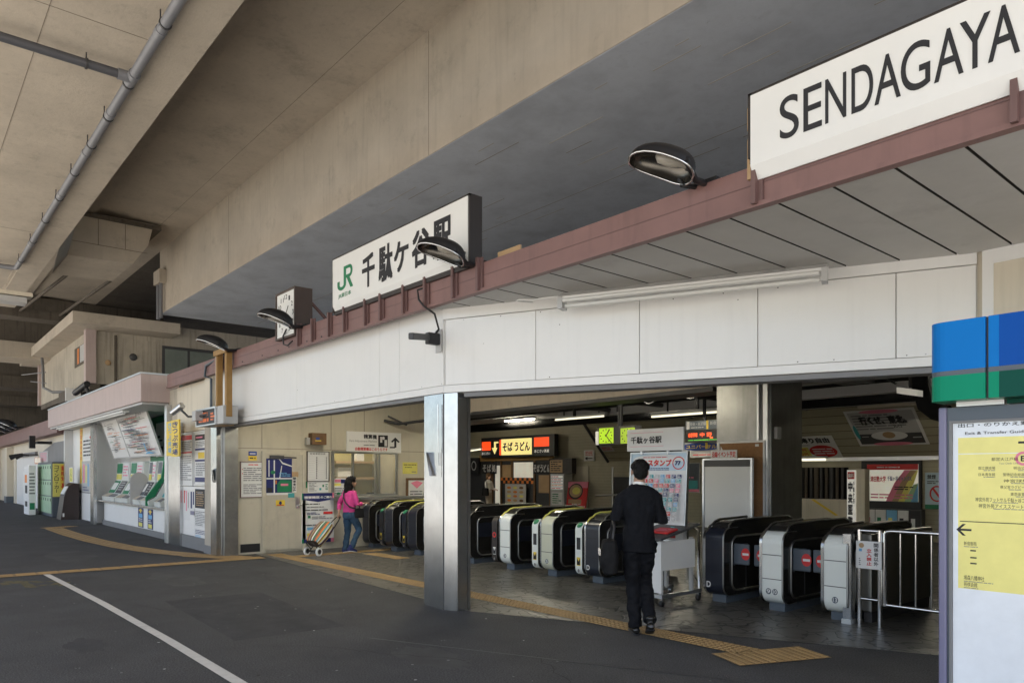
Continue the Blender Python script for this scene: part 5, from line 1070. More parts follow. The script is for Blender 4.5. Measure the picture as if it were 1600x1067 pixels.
# noodle shop
ns = thing('noodle_shop', 'dim noodle counter front with lit windows at the back of the hall', 'shop', (-21,17.8,0))
xs0, xs1 = wx(735,17.9), wx(884,17.9)
f = face_y(17.93)
MB(f,'dark_grey').box(xs0,xs1,0,2.02,0,.03).build('front_wall', ns)
MB(f,'wood').box(wx(752,17.9),wx(865,17.9),2.03,2.26,0,.12,'post_wood').build('lintel', ns)
for u0,u1,vt,vb,mt in ((803,834,722,748,'lit_cream'),(774,782,727,790,'lit_cream'),(785,800,726,746,'tan'),(842,858,742,770,'tan')):
    g_,a,b = bk(u0,u1,vt,vb,17.89); MB(g_,mt).box(0,a,0,b,0,.01).build('window', ns)
for u in (770,784,801,836,861): MB(f,'wood').box(wx(u,17.9)-.05,wx(u,17.9)+.05,0,2.02,.045,.08).build('post', ns)
g_,a,b = bk(783,834,746,755,17.86); m = MB(g_,'ink'); m.box(0,a,0,b,0,.012)
for i in range(14):
    for j in range(2):
        if (i+j)%2: m.rect(a*i/14,b*j/2,a*(i+1)/14,b*(j+1)/2,.0135,'orange')
m.build('checker_band', ns)
for u0,u1,lb in ((754,776,'x'),(834,860,'y')):
    g_,a,b = bk(u0,u1,722,740,17.80); m = MB(g_,'ink'); m.box(0,a,0,b,0,.02); cs = 'そば処' if lb=='x' else 'そばうどん'
    for i,ch in enumerate(cs): m.text(ch,a*(i+.1)/len(cs),b*.15,a*(i+.9)/len(cs),b*.8,.022,'light_grey',.03)
    m.build('curtain', ns)
g_,a,b = bk(737,750,715,740,17.8); MB(g_,'ink').box(0,a,0,b,0,.1).ring(a*.5,b*.5,a*.3,b*.3,.05,.102,'light_grey').build('lantern_board', ns)
g_,a,b = bk(858,880,716,740,17.7); MB(g_,'brown_dark').box(0,a*1.6,0,b,-.2,0).rect(a*.06,b*.08,a*.95,b*.9,.003,'tan').greek(a*.12,b*.15,a*.88,b*.85,5,.005,'ink').build('menu_board', ns)
sg = thing('shop_sign', 'black backlit shop sign with red end panels and a yellow panel of characters', 'sign', (-21,17.6,2.2))
g_,a,b = bk(752,866,681,713.5,17.6)
MB(g_,'black').box(0,a,0,b,-.2,0).build('case', sg)
def gx_(u): return (wx(u,17.6)-wx(752,17.6))
m = MB(g_); m.rect(gx_(753),b*.36,gx_(767),b*.80,.003,'lit_red'); m.rect(gx_(834.5),b*.45,gx_(858),b*.88,.003,'lit_red'); m.rect(gx_(780.5),b*.10,gx_(783),b*.86,.003,'lit_red'); m.rect(gx_(783.2),b*.10,gx_(831),b*.88,.003,'lit_yellow')
m.face([(gx_(768.5),b*.48,.003),(gx_(773),b*.15,.003),(gx_(777.5),b*.48,.003)],'lit_yellow'); m.rect(gx_(772),b*.48,gx_(775),b*.78,.003,'lit_yellow'); m.rect(gx_(772),b*.70,gx_(779),b*.78,.0032,'lit_yellow'); m.build('lit_panel', sg)
m = MB(g_); m.text('そば うどん', gx_(785.5),b*.28,gx_(828),b*.72,.005,'ink',.03); m.text('あじさい茶屋',gx_(835),b*.17,gx_(858),b*.32,.003,'lit_white',.02); m.text('あじさい',gx_(753),b*.14,gx_(766),b*.28,.003,'lit_white',.02); m.build('lettering', sg)
f,a,b = bk(790,822,756,800,17.75); rn = random.Random(5); board('menu_poster','pale menu poster with rows of small dishes in front of the shop','poster',f,a,b,'light_grey',[('e',.2+.3*(k%3),.12+.15*(k//3),.1,.045,rn.choice(['tan','orange','wood','lemon'])) for k in range(18)],th=.02)
tv = thing('meal_ticket_machine','bright meal ticket machine with rows of coloured buttons beside the noodle shop','ticket machine',(wx(870,17.4),17.4,0)); f,a,b = bk(860,881,740,800,17.3)
MB(Fr((f.o.x,17.3,0)),'light_grey').box(0,a,0,f.o.z+b,-.4,0).build('body', tv); m = MB(f)
for i in range(5): m.rect(a*.08,b*(.60+.075*i),a*.92,b*(.65+.075*i),.004,'lit_white'); m.greek(a*.1,b*(.605+.075*i),a*.9,b*(.645+.075*i),1,.006,rn.choice(['red','orange','ink']),.5)
m.rect(a*.1,b*.2,a*.9,b*.52,.004,'paper'); m.greek(a*.15,b*.22,a*.85,b*.5,5,.006,'green'); m.build('buttons', tv)
f,a,b = bk(884,915,752,800,16.6); board('food_poster','tilted red food poster with a large noodle bowl','poster',Fr(f.o,(1,.0,0),(.10,.05,1)),a,b,'red',[('r',.0,.8,1,1,'pink'),('e',.42,.68,.36,.26,'ink'),('e',.42,.69,.31,.21,'tan'),('e',.45,.70,.2,.12,'lemon'),('r',.1,.28,.75,.42,'tan'),('l',.3,.1,.95,.3,3,'paper'),('e',.2,.1,.16,.1,'lemon')],th=.02)
# small things on the back wall
f,a,b = bk(913,929,703,720); board('direction_sign','white sign with red lines above a black left arrow on the tiled wall','sign',f,a,b,'paper',[('l',.15,.5,.85,.92,3,'red'),('r',.3,.2,.85,.28,'ink'),('p',[(.1,.24),(.35,.4),(.35,.08)],'ink')],th=.02)
dd = thing('wall_door','cream door in the tiled wall beside the food poster','door',(wx(905,17.97),17.97,0)); f,a,b = bk(893,920,728,800,17.985); MB(f,'inner_wall').box(0,a,0,b,0,.03).build('leaf',dd); MB(f,'chrome').box(a*.86,a*.92,b*.55,b*.62,.03,.06).build('handle',dd)
rs_ = thing('hand_rail','pale hand rail in front of the tiled wall','rail',(-17,17.5,1)); MB(mat='alu').tube([(wx(930,17.2),17.2,zy(930,774,17.2)),(wx(985,17.2),17.2,zy(985,772,17.2))],.03,8).build('rail',rs_); MB(mat='alu').tube([(wx(957,17.2),17.2,0),(wx(957,17.2),17.2,1.75)],.03,8).build('post',rs_)
st2 = thing('steel_shelf','dark metal cabinet against the tiled wall behind the man in the suit','cabinet',(wx(975,17.5),17.5,0)); f,a,b = bk(958,990,745,800,17.5); MB(f,'dark_grey').box(0,a,0,b,-.4,0).build('body',st2)
# clocks hanging
YC = 11.2
cl = thing('hanging_clock', 'double faced green lit clock hung from the ceiling on a black pole', 'clock', (wx(966,YC),YC,2.2))
zc0, zc1 = zy(965,694,YC), zy(965,665.5,YC)
MB(face_y(YC),'dark_grey').box(wx(933,YC),wx(992,YC),zc0,zc1,-.2,0).build('case', cl)
for u0,u1,mt in ((936.5,958.5,'lit_green'),(970,992,'lit_green_dim')):
    g_,a,b = rect_y(YC-.002,u0,u1,668.5,692.5); fm = MB(g_,mt).box(0,a,0,b,0,.008).build('dial', cl); m = MB(g_,'ink')
    for k in range(12):
        q = R(30*k); m.rect(a/2+.42*a*math.sin(q)*.95-.012,b/2+.42*b*math.cos(q)*.95-.012,a/2+.42*a*math.sin(q)*.95+.012,b/2+.42*b*math.cos(q)*.95+.012,.0095)
    hand(m,(a/2,b/2),38,.16,.012,.0105); hand(m,(a/2,b/2),135,.22,.009,.0115); m.build('hands', fm)
MB(mat='black').tube([(wx(964,YC),YC+.1,zc1),(wx(964,YC),YC+.1,3.2)],.05,8).build('pole', cl)
g_,a,b = rect_y(YC-.01,930.5,935,674,695); MB(g_,'lit_white').box(0,a,0,b,-.15,0).build('side_plate', cl)
# departure board
YD = 12.2
db = thing('departure_board', 'hanging departure display with orange letters under a dark line sign', 'display', (wx(1100,YD),YD,2.1))
def dbr(u0,u1,vt,vb,y=YD): return rect_y(y,u0,u1,vt,vb)
g_,a,b = dbr(1071,1150,656,670); MB(g_,'slate').box(0,a,0,b,-.1,0).build('line_sign', db); m = MB(g_); m.text('1',.03,b*.1,.10,b*.95,.003,'light_grey',.03); m.text('中央・総武線',a*.10,b*.45,a*.42,b*.85,.003,'light_grey'); m.rect(a*.43,0,a*.47,b,.003,'yellow'); m.text('新宿・中野方面',a*.5,b*.45,a*.95,b*.85,.003,'light_grey'); m.greek(a*.12,b*.15,a*.4,b*.35,1,.003,'light_grey'); m.build('lettering', db)
g_,a,b = dbr(1071,1150,671,690); MB(g_,'black').box(0,a,0,b,-.15,0).build('display', db); m = MB(g_); m.text('各駅停車',a*.06,b*.42,a*.25,b*.80,.003,'led_red',.02); m.text('中 野',a*.30,b*.42,a*.54,b*.80,.003,'led_red',.02); m.greek(a*.06,b*.1,a*.9,b*.26,1,.003,'led_green',.5); m.rect(a*.5,b*.28,a*.56,b*.42,.003,'led_red'); m.build('led_lettering', db)
for u in (1098,1128): MB(mat='black').tube([(wx(u,YD),YD+.06,zy(u,656,YD)),(wx(u,YD),YD+.06,3.2)],.035,8).build('pole', db)
f,a,b = dbr(1066,1160,690,714,YD+.3); board('banner','white hanging banner with yellow lettering on a blue oval below the departure display','banner',f,a,b,'light_grey',[('e',.34,.70,.36,.26,'blue'),('t','ユニバーサル',.08,.58,.60,.84,'yellow',.03),('r',.41,.55,.45,1,'yellow'),('l',.2,.1,.95,.24,1,'red')],th=.02)
f,a,b = bk(1066,1094,724,768,16); board('poster','dark teal poster with pink lettering behind the stamp poster','poster',f,a,b,'slate',[('l',.2,.45,.95,.56,1,'pink'),('r',.05,.55,.2,.9,'paper'),('r',0,0,1,.09,'pink'),('r',.25,.1,.9,.4,'teal')],th=.03,frame='alu')
for u0,u1,v0,y,lb in ((868,946,653,13.2,'bare fluorescent tube hung left of the double clock'),(1018,1190,645,12.8,'bare fluorescent tube hung in front of the steel column')):
    t = thing('fluorescent_light', lb, 'light', (wx((u0+u1)/2,y),y,2.8)); z = zy((u0+u1)/2,v0,y)
    MB(mat='light_grey').box(wx(u0,y),wx(u1,y),y-.02,y+.10,z+.02,z+.09).build('housing', t); MB(mat='lamp_on').tube([(wx(u0,y)+.03,y-.03,z),(wx(u1,y)-.03,y-.03,z)],.022,8).build('tube', t)
    for q in (.15,.85): MB(mat='black').tube([(wx(u0,y)*(1-q)+wx(u1,y)*q,y+.05,z+.09),(wx(u0,y)*(1-q)+wx(u1,y)*q,y+.05,3.2)],.02,6).build('hanger', t)
t = thing('fluorescent_light', 'lit fluorescent tube under the stair trim right of the column', 'light', (wx(1272,17.5),17.5,1.8)); z = zy(1272,718,17.5); MB(mat='lamp_on').tube([(wx(1250,17.5),17.5,z),(wx(1290,17.5),17.5,z)],.03,8).build('tube', t); MB(mat='light_grey').box(wx(1250,17.5),wx(1290,17.5),17.47,17.6,z+.035,z+.09).build('housing', t)
t = thing('fluorescent_light', 'small lit tube beside the shop sign behind the corner pillar', 'light', (wx(743,17.5),17.5,2.2)); z = zy(743,703,17.5); MB(mat='lamp_on').tube([(wx(732,17.5),17.5,z-.03),(wx(751,17.5),17.5,z+.02)],.025,8).build('tube', t); MB(mat='light_grey').box(wx(732,17.5),wx(751,17.5),17.53,17.6,z+.03,z+.08).build('housing', t)
# ceiling pipes and cables
pp = thing('ceiling_pipes', 'dark ducts and pipes running under the hall ceiling', 'pipes', (-9,13,2.9))
for y, z, r0 in ((10.6,3.05,.06),(12.0,3.1,.09),(12.35,3.08,.05),(14.4,3.0,.12)): MB(mat='black_matt').tube([(-20,y,z),(-4.5,y,z)],r0,8).build('pipe', pp)
for x in (-12.2,-10.6,-8.9,-7.6): MB(mat='dark_grey').tube([(x,10.2,3.1),(x,17.9,3.1)],.05,8).build('pipe', pp)
for x, y in ((-10.9,10.9),(-9.6,10.8),(-8.2,11.4)): MB(mat='black_matt').tube([(x,y,3.19),(x,y,2.75)],.035,8).build('pipe', pp)
m = MB(mat='black'); m.tube([(-9.2+.06*k,10.8,3.15-.30*math.sin(math.pi*k/12)) for k in range(13)],.012,6); m.tube([(-8.4+.07*k,11.0,3.12-.22*math.sin(math.pi*k/10)) for k in range(11)],.012,6); m.build('cable', pp)
# right back: recess with pipes, beige ramp wall, light box and boards
rc = thing('pipe_recess', 'dark recess with upright pipes under the stair', 'recess', (wx(1288,17.9),17.9,1)); f,a,b = bk(1250,1326,730,779,17.95)
MB(f,'black_matt').box(0,a,0,b,0,.02).build('back', rc)
for k in range(9): MB(f,'concrete_dark_shade' if k%2 else 'dark_grey').tube([(a*(k+.6)/9.4,0,.09),(a*(k+.6)/9.4,b,.09)],.04+.02*(k%3==0),8).build('pipe', rc)
bw2 = thing('ramp_wall', 'beige wall with a yellow diagonal hand rail under the pipe recess', 'wall', (wx(1288,17.8),17.8,0)); f,a,b = bk(1240,1326,779,842,17.9)
MB(f,'cream_panel').box(0,a,-.6,b,0,.06).build('wall', bw2); m = MB(f,'yellow'); m.face([(a*.36,b*.98,.09),(a*.42,b*.99,.09),(a*.85,b*.62,.09),(a*.80,b*.60,.09)]); m.build('hand_rail', bw2)
hs_ = thing('hospital_sign', 'narrow white sign column with black vertical hospital name and red top', 'sign', (wx(1330,15),15,0)); f,a,b = rect_y(15,1323.5,1336,734,835)
MB(f,'lit_white').box(0,a,-.8,b,-.25,0).build('panel', hs_); MB(Fr((f.o.x+a+.01,15,0)),'cream_panel').box(0,.17,0,f.o.z+b+.02,-.25,-.03).build('side_post', hs_)
m = MB(f); m.rect(a*.08,b*.86,a*.92,b*.97,.003,'red'); m.text('歯科',a*.15,b*.88,a*.85,b*.95,.005,'paper',.02); m.vtext('中央医院',.12*a,.12*b,.72*a,.83*b,.003,'ink',.05); m.vtext('千駄ヶ谷',.76*a,.48*b,.95*a,.83*b,.003,'ink',.02); m.rect(a*.05,0,a*.95,b*.08,.003,'pink'); m.build('lettering', hs_)
ad = thing('advert_light_box', 'lit advertising panel with a red head band and a pale rainbow in a black frame', 'advertisement', (wx(1397,17.8),17.8,.9))
f,a,b = bk(1355,1435,725,783,17.85)
MB(f,'black').box(-.14,a+.05,-.26,b+.08,-.1,-.005).build('frame', ad); MB(f,'lit_cream').box(0,a,0,b,-.005,.01).build('panel', ad)
m = MB(f); m.rect(0,b*.85,a,b,.012,'red')
for k,mt in enumerate(('pink','tan','lemon','sage','skyblue')):
    if mt == 'sage': M('sage',(.35,.55,.30),.5)
    o_ = .38+.12*k; m.face([(a*(o_),0,.0125+.0003*k),(a*(o_+.12),0,.0125+.0003*k),(a*(o_+.30),b*.5,.0125+.0003*k),(min(a,a*(o_+.52)),b*.84,.0125+.0003*k),(min(a,a*(o_+.36)),b*.84,.0125+.0003*k),(a*(o_+.17),b*.5,.0125+.0003*k)] if o_+.3 < .98 else [(a*o_,0,.0125+.0003*k),(a,0,.0125+.0003*k),(a,b*.5,.0125+.0003*k),(a*(min(.99,o_+.17)),b*.45,.0125+.0003*k)],mt)
m.greek(a*.08,b*.06,a*.9,b*.22,2,.0145,'pink'); m.greek(a*.55,b*.30,a*.95,b*.42,2,.0145,'ink'); m.greek(a*.2,b*.89,a*.9,b*.95,1,.0145,'paper'); m.build('print', ad)
m = MB(f); m.text('津田塾大学',a*.07,b*.52,a*.38,b*.68,.0146,'red',.02); m.text('千駄ヶ谷キャンパス',a*.41,b*.55,a*.88,b*.68,.0146,'purple_grey',.02); m.build('lettering', ad)
br = thing('brochure_rack', 'rack of coloured brochures below the lit advertising panel', 'rack', (wx(1385,17.6),17.6,0)); f,a,b = bk(1350,1440,795,850,17.6)
MB(f,'dark_grey').box(0,a,-.4,b,-.2,0).build('rack', br)
for k,(c1_,c2_) in enumerate((('paper','red'),('paper','green'),('skyblue','lemon'),('paper','ink'),('ink','paper'))): MB(f,c1_).box(a*(.02+.195*k),a*(.20+.195*k),b*.15,b*.97,.002,.02).rect(a*(.05+.195*k),b*.5,a*(.12+.195*k),b*.75,.0215,c2_).build('brochure', br)
f,a,b = bk(1446,1480,738,795,17.95); board('no_smoking_sign','pale green no smoking notice with a red ring at the right end','sign',f,a,b,'pale_blue',[('t','禁煙',.1,.82,.5,.94,'ink',.02),('l',.1,.68,.7,.78,2,'ink'),('o',.55,.42,.34,.22,.04,'red'),('p',[(.32,.55),(.38,.60),(.78,.29),(.72,.24)],'red'),('r',0,0,1,.12,'green')],th=.02)
# posters on the sloping soffit
def slope_board(name, label, u0, u1, v0, v1, items, bgm='paper'):
    p = stair_pt(u0, v1); q = stair_pt(u1, v1); tp_ = stair_pt((u0+u1)/2-14, v0)
    ud = Vector((0,-1,SM)).normalized(); h = (tp_[2]-p[2])/ud.z
    f = Fr(Vector(p)+Vector((0,-SM,-1)).normalized()*.03,(1,0,0),ud); return board(name,label,'poster',f,q[0]-p[0],h,bgm,items,th=.008,group='posters on the stair soffit')
slope_board('poster','travel poster of a plate on a dark table on the stair soffit',1345,1455,637,695,[('r',.04,.05,.96,.95,'light_grey'),('r',.04,.05,.96,.34,'dark_grey'),('e',.5,.95,.28,.05,'pink'),('e',.5,.05,.28,.05,'pink'),('e',.05,.4,.03,.2,'teal'),('l',.08,.45,.9,.9,6,'mid_grey'),('e',.5,.28,.26,.13,'paper'),('e',.5,.30,.09,.09,'tan'),('r',.10,.26,.2,.28,'light_grey'),('r',.82,.2,.94,.23,'light_grey'),('t','行くぜ、東北。',.17,.60,.84,.84,'ink',.045),('t','2012',.62,.50,.74,.57,'ink',.01)])
slope_board('poster','white fare poster with yellow block and red oval on the stair soffit',1228,1319,680,714,[('r',.14,.05,.5,.5,'lemon'),('e',.73,.30,.23,.28,'red'),('l',.56,.14,.9,.46,3,'paper'),('t','乗り降り自由',.20,.68,.92,.93,'ink',.04),('t','９００円',.18,.30,.45,.44,'red',.02),('t','５６０円',.18,.10,.45,.24,'red',.02),('l',.2,.56,.75,.62,1)])
slope_board('poster','small poster with red lines on the soffit below the double clock',943,962,695,704,[('l',.1,.2,.9,.8,2,'red')],'light_grey')
# ceiling fixtures at right
sp = thing('ceiling_lamp','pale box lamp hung from the hall ceiling at the right end','lamp',(wx(1418,11),11,2.9)); f,a,b = rect_y(11,1401,1434,597,613); MB(Fr(f.o,(1,0,-.22)),'lit_cream').box(0,a,0,b*.6,-.2,0).build('box',sp); MB(mat='black').tube([(f.o.x+a*.5,11.1,f.o.z+b*.5),(f.o.x+a*.5,11.1,3.2)],.02,8).build('pole',sp)
sp = thing('air_duct','black flexible duct beside the guide sign header','duct',(-4,12,2.4)); MB(mat='black_matt').tube([(wx(1436,11.5),11.5,3.15),(wx(1440,11.5),11.5,2.8),(wx(1448,11.5),11.5,2.55),(wx(1462,11.5),11.5,2.45),(wx(1480,11.5),11.5,2.4)],.13,12).build('duct',sp)
sp = thing('ceiling_fan','dark flat ceiling unit with cables right of the column','ceiling unit',(wx(1330,11.6),11.6,3.0)); MB(mat='black').box(wx(1308,11.6),wx(1358,11.6),11.4,11.8,2.98,3.05).build('unit',sp); MB(mat='black').tube([(wx(1352,11.5),11.5,3.1),(wx(1375,11.5),11.5,3.05),(wx(1400,11.5),11.5,2.9)],.02,8).build('cable',sp)

# added fill lights under the hall ceiling, shaped as tube fittings
for k,(x,y,lb) in enumerate(((-12.2,6.6,'over the office windows'),(-9.0,6.4,'over the left gates'),(-3.0,9.9,'over the steel cabinet'),(-12.0,11.0,'behind the ceiling beam at left'),(-8.6,10.7,'behind the ceiling beam at centre'),(-4.0,11.4,'right of the steel column'),(-16.5,14.2,'in front of the noodle shop'),(-21.0,14.6,'over the passage left of the noodle shop'),(-5.2,14.4,'in front of the stair soffit'),(-11.0,14.2,'above the tiled wall'))):
    t = thing('fluorescent_light', 'added fill light shaped as a twin tube fitting '+lb, 'light', (x,y,3.1), 'added fill lights of the hall ceiling')
    MB(mat='light_grey').box(x-.65,x+.65,y-.09,y+.09,3.14,3.195).build('housing', t); MB(mat='fill_office_glow').tube([(x-.6,y-.04,3.12),(x+.6,y-.04,3.12)],.018,8).build('tube', t); MB(mat='fill_office_glow').tube([(x-.6,y+.04,3.12),(x+.6,y+.04,3.12)],.018,8).build('tube', t)
# ================================================================ people
from mathutils import noise
def ringpts(c, side, fwd, a, b, n=18, sq=2.0):
    out = []
    for k in range(n):
        t = 2*math.pi*k/n; ct, s_ = math.cos(t), math.sin(t); q = (abs(ct)**sq+abs(s_)**sq)**(-1/sq)
        out.append(c + side*(a*ct*q) + fwd*(b*s_*q))
    return out
def loft(path, rad, side=(1,0,0), n=18, sq=2.0, dome=.5):
    """closed tube through the joints; rad = one radius or (wide, deep) per joint"""
    P = [Vector(p) for p in path]; Rr = [(r, r) if not isinstance(r, tuple) else r for r in rad]
    t0 = (P[1]-P[0]).normalized(); t1 = (P[-1]-P[-2]).normalized(); e0 = min(Rr[0])*dome; e1 = min(Rr[-1])*dome
    P2 = [P[0]-t0*e0, P[0]-t0*e0*.65] + P + [P[-1]+t1*e1*.65, P[-1]+t1*e1]
    R2 = [tuple(x*.45 for x in Rr[0]), tuple(x*.8 for x in Rr[0])] + Rr + [tuple(x*.8 for x in Rr[-1]), tuple(x*.45 for x in Rr[-1])]
    V = []; F = []
    for i, p in enumerate(P2):
        d = (P2[min(i+1,len(P2)-1)]-P2[max(i-1,0)]).normalized(); s_ = Vector(side); s_ = s_-d*s_.dot(d)
        if s_.length < .1: s_ = Vector((0,1,0))-d*d.y
        s_.normalize(); V += ringpts(p, s_, d.cross(s_), R2[i][0], R2[i][1], n, sq)
    for i in range(len(P2)-1):
        for k in range(n): F.append((i*n+k, i*n+(k+1)%n, (i+1)*n+(k+1)%n, (i+1)*n+k))
    F.append(tuple(range(n))[::-1]); m_ = (len(P2)-1)*n; F.append(tuple(range(m_, m_+n))); return V, F
def ball(c, r, n=16):
    c = Vector(c); V = []; F = []
    for i in range(n//2+1):
        t = math.pi*i/(n//2); st_, ct = max(.02, math.sin(t)), math.cos(t)
        for k in range(n): q = 2*math.pi*k/n; V.append(c+Vector((r[0]*st_*math.cos(q), r[1]*st_*math.sin(q), r[2]*ct)))
    for i in range(n//2):
        for k in range(n): F.append((i*n+k, (i+1)*n+k, (i+1)*n+(k+1)%n, i*n+(k+1)%n))
    F.append(tuple(range(n))); F.append(tuple(range((n//2)*n,(n//2)*n+n))[::-1]); return V, F
def fused(name, shapes, mat, X, parent, voxel=.009, smooth=4, fold=0., fscale=(7,7,4), cut=None):
    """join overlapping closed shapes into one continuous skin"""
    V = []; F = []
    for v, f in shapes: b = len(V); V += [Vector(p) for p in v]; F += [tuple(b+i for i in q) for q in f]
    me = bpy.data.meshes.new(name); me.from_pydata([tuple(v) for v in V], [], F); me.update()
    bm = bmesh.new(); bm.from_mesh(me); bmesh.ops.recalc_face_normals(bm, faces=bm.faces[:]); bm.to_mesh(me); bm.free()
    o = bpy.data.objects.new("work", me); scene.collection.objects.link(o)
    r = o.modifiers.new("r", 'REMESH'); r.mode = 'VOXEL'; r.voxel_size = voxel
    s_ = o.modifiers.new("s", 'SMOOTH'); s_.factor = .5; s_.iterations = smooth
    m2 = bpy.data.meshes.new_from_object(o.evaluated_get(bpy.context.evaluated_depsgraph_get()))
    bpy.data.objects.remove(o); bpy.data.meshes.remove(me)
    co = [v.co.copy() for v in m2.vertices]; no = [v.normal.copy() for v in m2.vertices]
    if fold: co = [c+n*(fold*noise.noise(Vector((c.x*fscale[0], c.y*fscale[1], c.z*fscale[2])))+fold*.5*noise.noise(Vector((c.x*fscale[0]*2.3+5, c.y*fscale[1]*2.3, c.z*fscale[2]*2.6)))) for c, n in zip(co, no)]
    fs = [tuple(p.vertices) for p in m2.polygons]; bpy.data.meshes.remove(m2)
    if cut: keep = [all(cut(co[i]) for i in f) for f in fs]; fs = [f for f, k in zip(fs, keep) if k]
    mb = MB(mat=mat); mb.raw([X @ c for c in co], fs, mat, True, world=True); return mb.build(name, parent)
def hand_shapes(w, d, nrm, sd, size=1., curl=.6):
    """palm, four unequal bent fingers and a thumb at the side; d = along the hand, nrm = out of the back, sd = thumb side"""
    w = Vector(w); d = Vector(d).normalized(); nrm = (Vector(nrm)-d*Vector(nrm).dot(d)).normalized(); sd = (Vector(sd)-d*Vector(sd).dot(d)-nrm*Vector(sd).dot(nrm)).normalized()
    S = [loft([w, w+d*.045*size, w+d*.085*size], [(.026*size,.016*size),(.038*size,.016*size),(.038*size,.013*size)], sd, 12)]
    for i, (ln, off) in enumerate(((.070,.030),(.078,.010),(.072,-.011),(.056,-.030))):
        b = w+d*.082*size+sd*off*size; c = curl*(1+.12*i); p = [b]; cur = 0
        for s_ in (.42,.33,.25):
            cur += c*.75; p.append(p[-1]+(d*math.cos(cur)-nrm*math.sin(cur))*ln*s_*size)
        S.append(loft(p, [.0092*size,.0088*size,.0080*size,.0068*size], sd, 8))
    b = w+d*.03*size+sd*.028*size; S.append(loft([b, b+(d*.6+sd*.8)*.03*size-nrm*.006, b+(d*.9+sd*.45)*.058*size-nrm*.018], [.012*size,.0105*size,.008*size], nrm, 8))
    return S
def head_shapes(c, f=(0,1,0), k=1.):
    """skull, jaw, nose, ears; c = centre of the head, f = facing"""
    c = Vector(c); f = Vector(f).normalized(); r = f.cross(Vector((0,0,1))).normalized(); u = r.cross(f)
    A = Matrix((r, f, u)).transposed()
    def tf(s): return [A @ (Vector(p)*k)+c for p in s[0]], s[1]
    S = [tf(ball((0,-.012,.025),(.073,.092,.088))), tf(ball((0,.022,-.045),(.056,.062,.062))), tf(ball((0,.045,-.085),(.032,.034,.024)))]
    S.append(tf(loft([(0,.078,.012),(0,.095,-.018),(0,.100,-.030)],[.008,.011,.012],(1,0,0),8)))
    for s_ in (-1,1): S.append(tf(ball((.077*s_,-.012,-.012),(.010,.020,.033),10)))
    S.append(tf(ball((0,.082,-.058),(.022,.010,.007),8)))
    return S, tf
def face_marks(c, f, X, body, k=1.):
    _, tf = head_shapes(c, f, k)
    for s_ in (-1,1):
        v, q = tf(ball((.030*s_,.075,.012),(.013,.008,.007),8)); e = MB(mat='white'); e.raw([X @ p for p in v], q, None, True, world=True); e = e.build('eye', body)
        v, q = tf(ball((.030*s_,.0815,.012),(.006,.004,.006),8)); p_ = MB(mat='ink'); p_.raw([X @ p for p in v], q, None, True, world=True); p_.build('pupil', body)
        v, q = tf(loft([(.014*s_,.083,.030),(.046*s_,.072,.031)],[.0035,.003],(0,0,1),6)); e = MB(mat='hair'); e.raw([X @ p for p in v], q, None, True, world=True); e.build('eyebrow', body)
    v, q = tf(ball((0,.090,-.057),(.019,.005,.005),8)); e = MB(mat='pink'); e.raw([X @ p for p in v], q, None, True, world=True); e.build('mouth', body)
def shoe(an, toe, X, parent, mat='shoe', sole='ink', up=(0,0,1)):
    an, toe = Vector(an), Vector(toe); d = (toe-an); heel = an-Vector((d.x,d.y,0)).normalized()*.05
    h = Vector((heel.x,heel.y,max(.03,an.z-.055))); sd = d.cross(Vector((0,0,1))).normalized()
    s_ = fused('shoe', [loft([h+Vector((0,0,.012)), (h+toe)/2+Vector((0,0,.018)), toe+Vector((0,0,.008))], [(.036,.036),(.043,.034),(.038,.024)], sd, 14), loft([an+Vector((0,0,.03)), an+Vector((0,0,-.03))],[.045,.042],sd,12)], mat, X, parent, .006, 3)
    m = MB(mat=sole); v, q = loft([h+Vector((0,0,-.020)), (h+toe)/2+Vector((0,0,-.012)), toe+Vector((0,0,-.014))], [(.038,.010),(.045,.010),(.040,.010)], sd, 14); m.raw([X @ p for p in v], q, None, True, world=True); m.build('sole', s_)
def xf(x, y, yaw, z=0): return Matrix.Translation((x, y, z)) @ Matrix.Rotation(R(yaw), 4, 'Z')
# ---------------------------------------------------------------- man in the dark suit
fx_, fy_ = G(988, 990)
X = xf(fx_+.04, fy_+.05, 47)
mn = thing('person', 'man in a dark suit seen from behind walking toward the ticket gates', 'person', (fx_, fy_, 0))
def both(fn): return [fn(-1), fn(1)]
HJ = [(-.085,.0,.88),(.085,.0,.88)]
LL = [(-.070,.0,.88),(-.055,.025,.48),(-.035,-.02,.10)]; RL_ = [(.070,.0,.88),(.070,.11,.50),(.085,-.17,.185)]
SHL, SHR = Vector((-.162,-.01,1.385)), Vector((.162,-.01,1.385)); ELL, ELR = Vector((-.225,-.03,1.13)), Vector((.215,-.02,1.10)); WRL, WRR = Vector((-.10,.20,1.16)), Vector((.08,.22,1.13))
HC_ = (.01,.02,1.575)
hs1, _ = head_shapes(HC_, (.02,1,-.22))
torso = loft([(0,0,.84),(0,0,1.0),(0,.0,1.2),(0,-.01,1.36),(0,-.01,1.43)],[(.145,.10),(.125,.09),(.155,.10),(.14,.075),(.07,.055)])
body = fused('body', hs1+[torso, loft([(0,-.015,1.40),(.005,.005,1.53)],[.055,.052]), loft([SHL+Vector((.05,0,-.05)),ELL,WRL],[.040,.036,.026]), loft([SHR+Vector((-.05,0,-.05)),ELR,WRR],[.040,.036,.026]), loft(LL,[.075,.05,.035]), loft(RL_,[.075,.05,.035])]
    + hand_shapes(WRL+Vector((.02,.02,0)),(.75,.6,.1),(-.4,.5,-.6),(0,.2,1),1,.9)+hand_shapes(WRR+Vector((-.01,.02,0)),(-.75,.6,.1),(.4,.5,-.6),(0,.2,1),1,.9), 'skin', X, mn, .0065, 3)
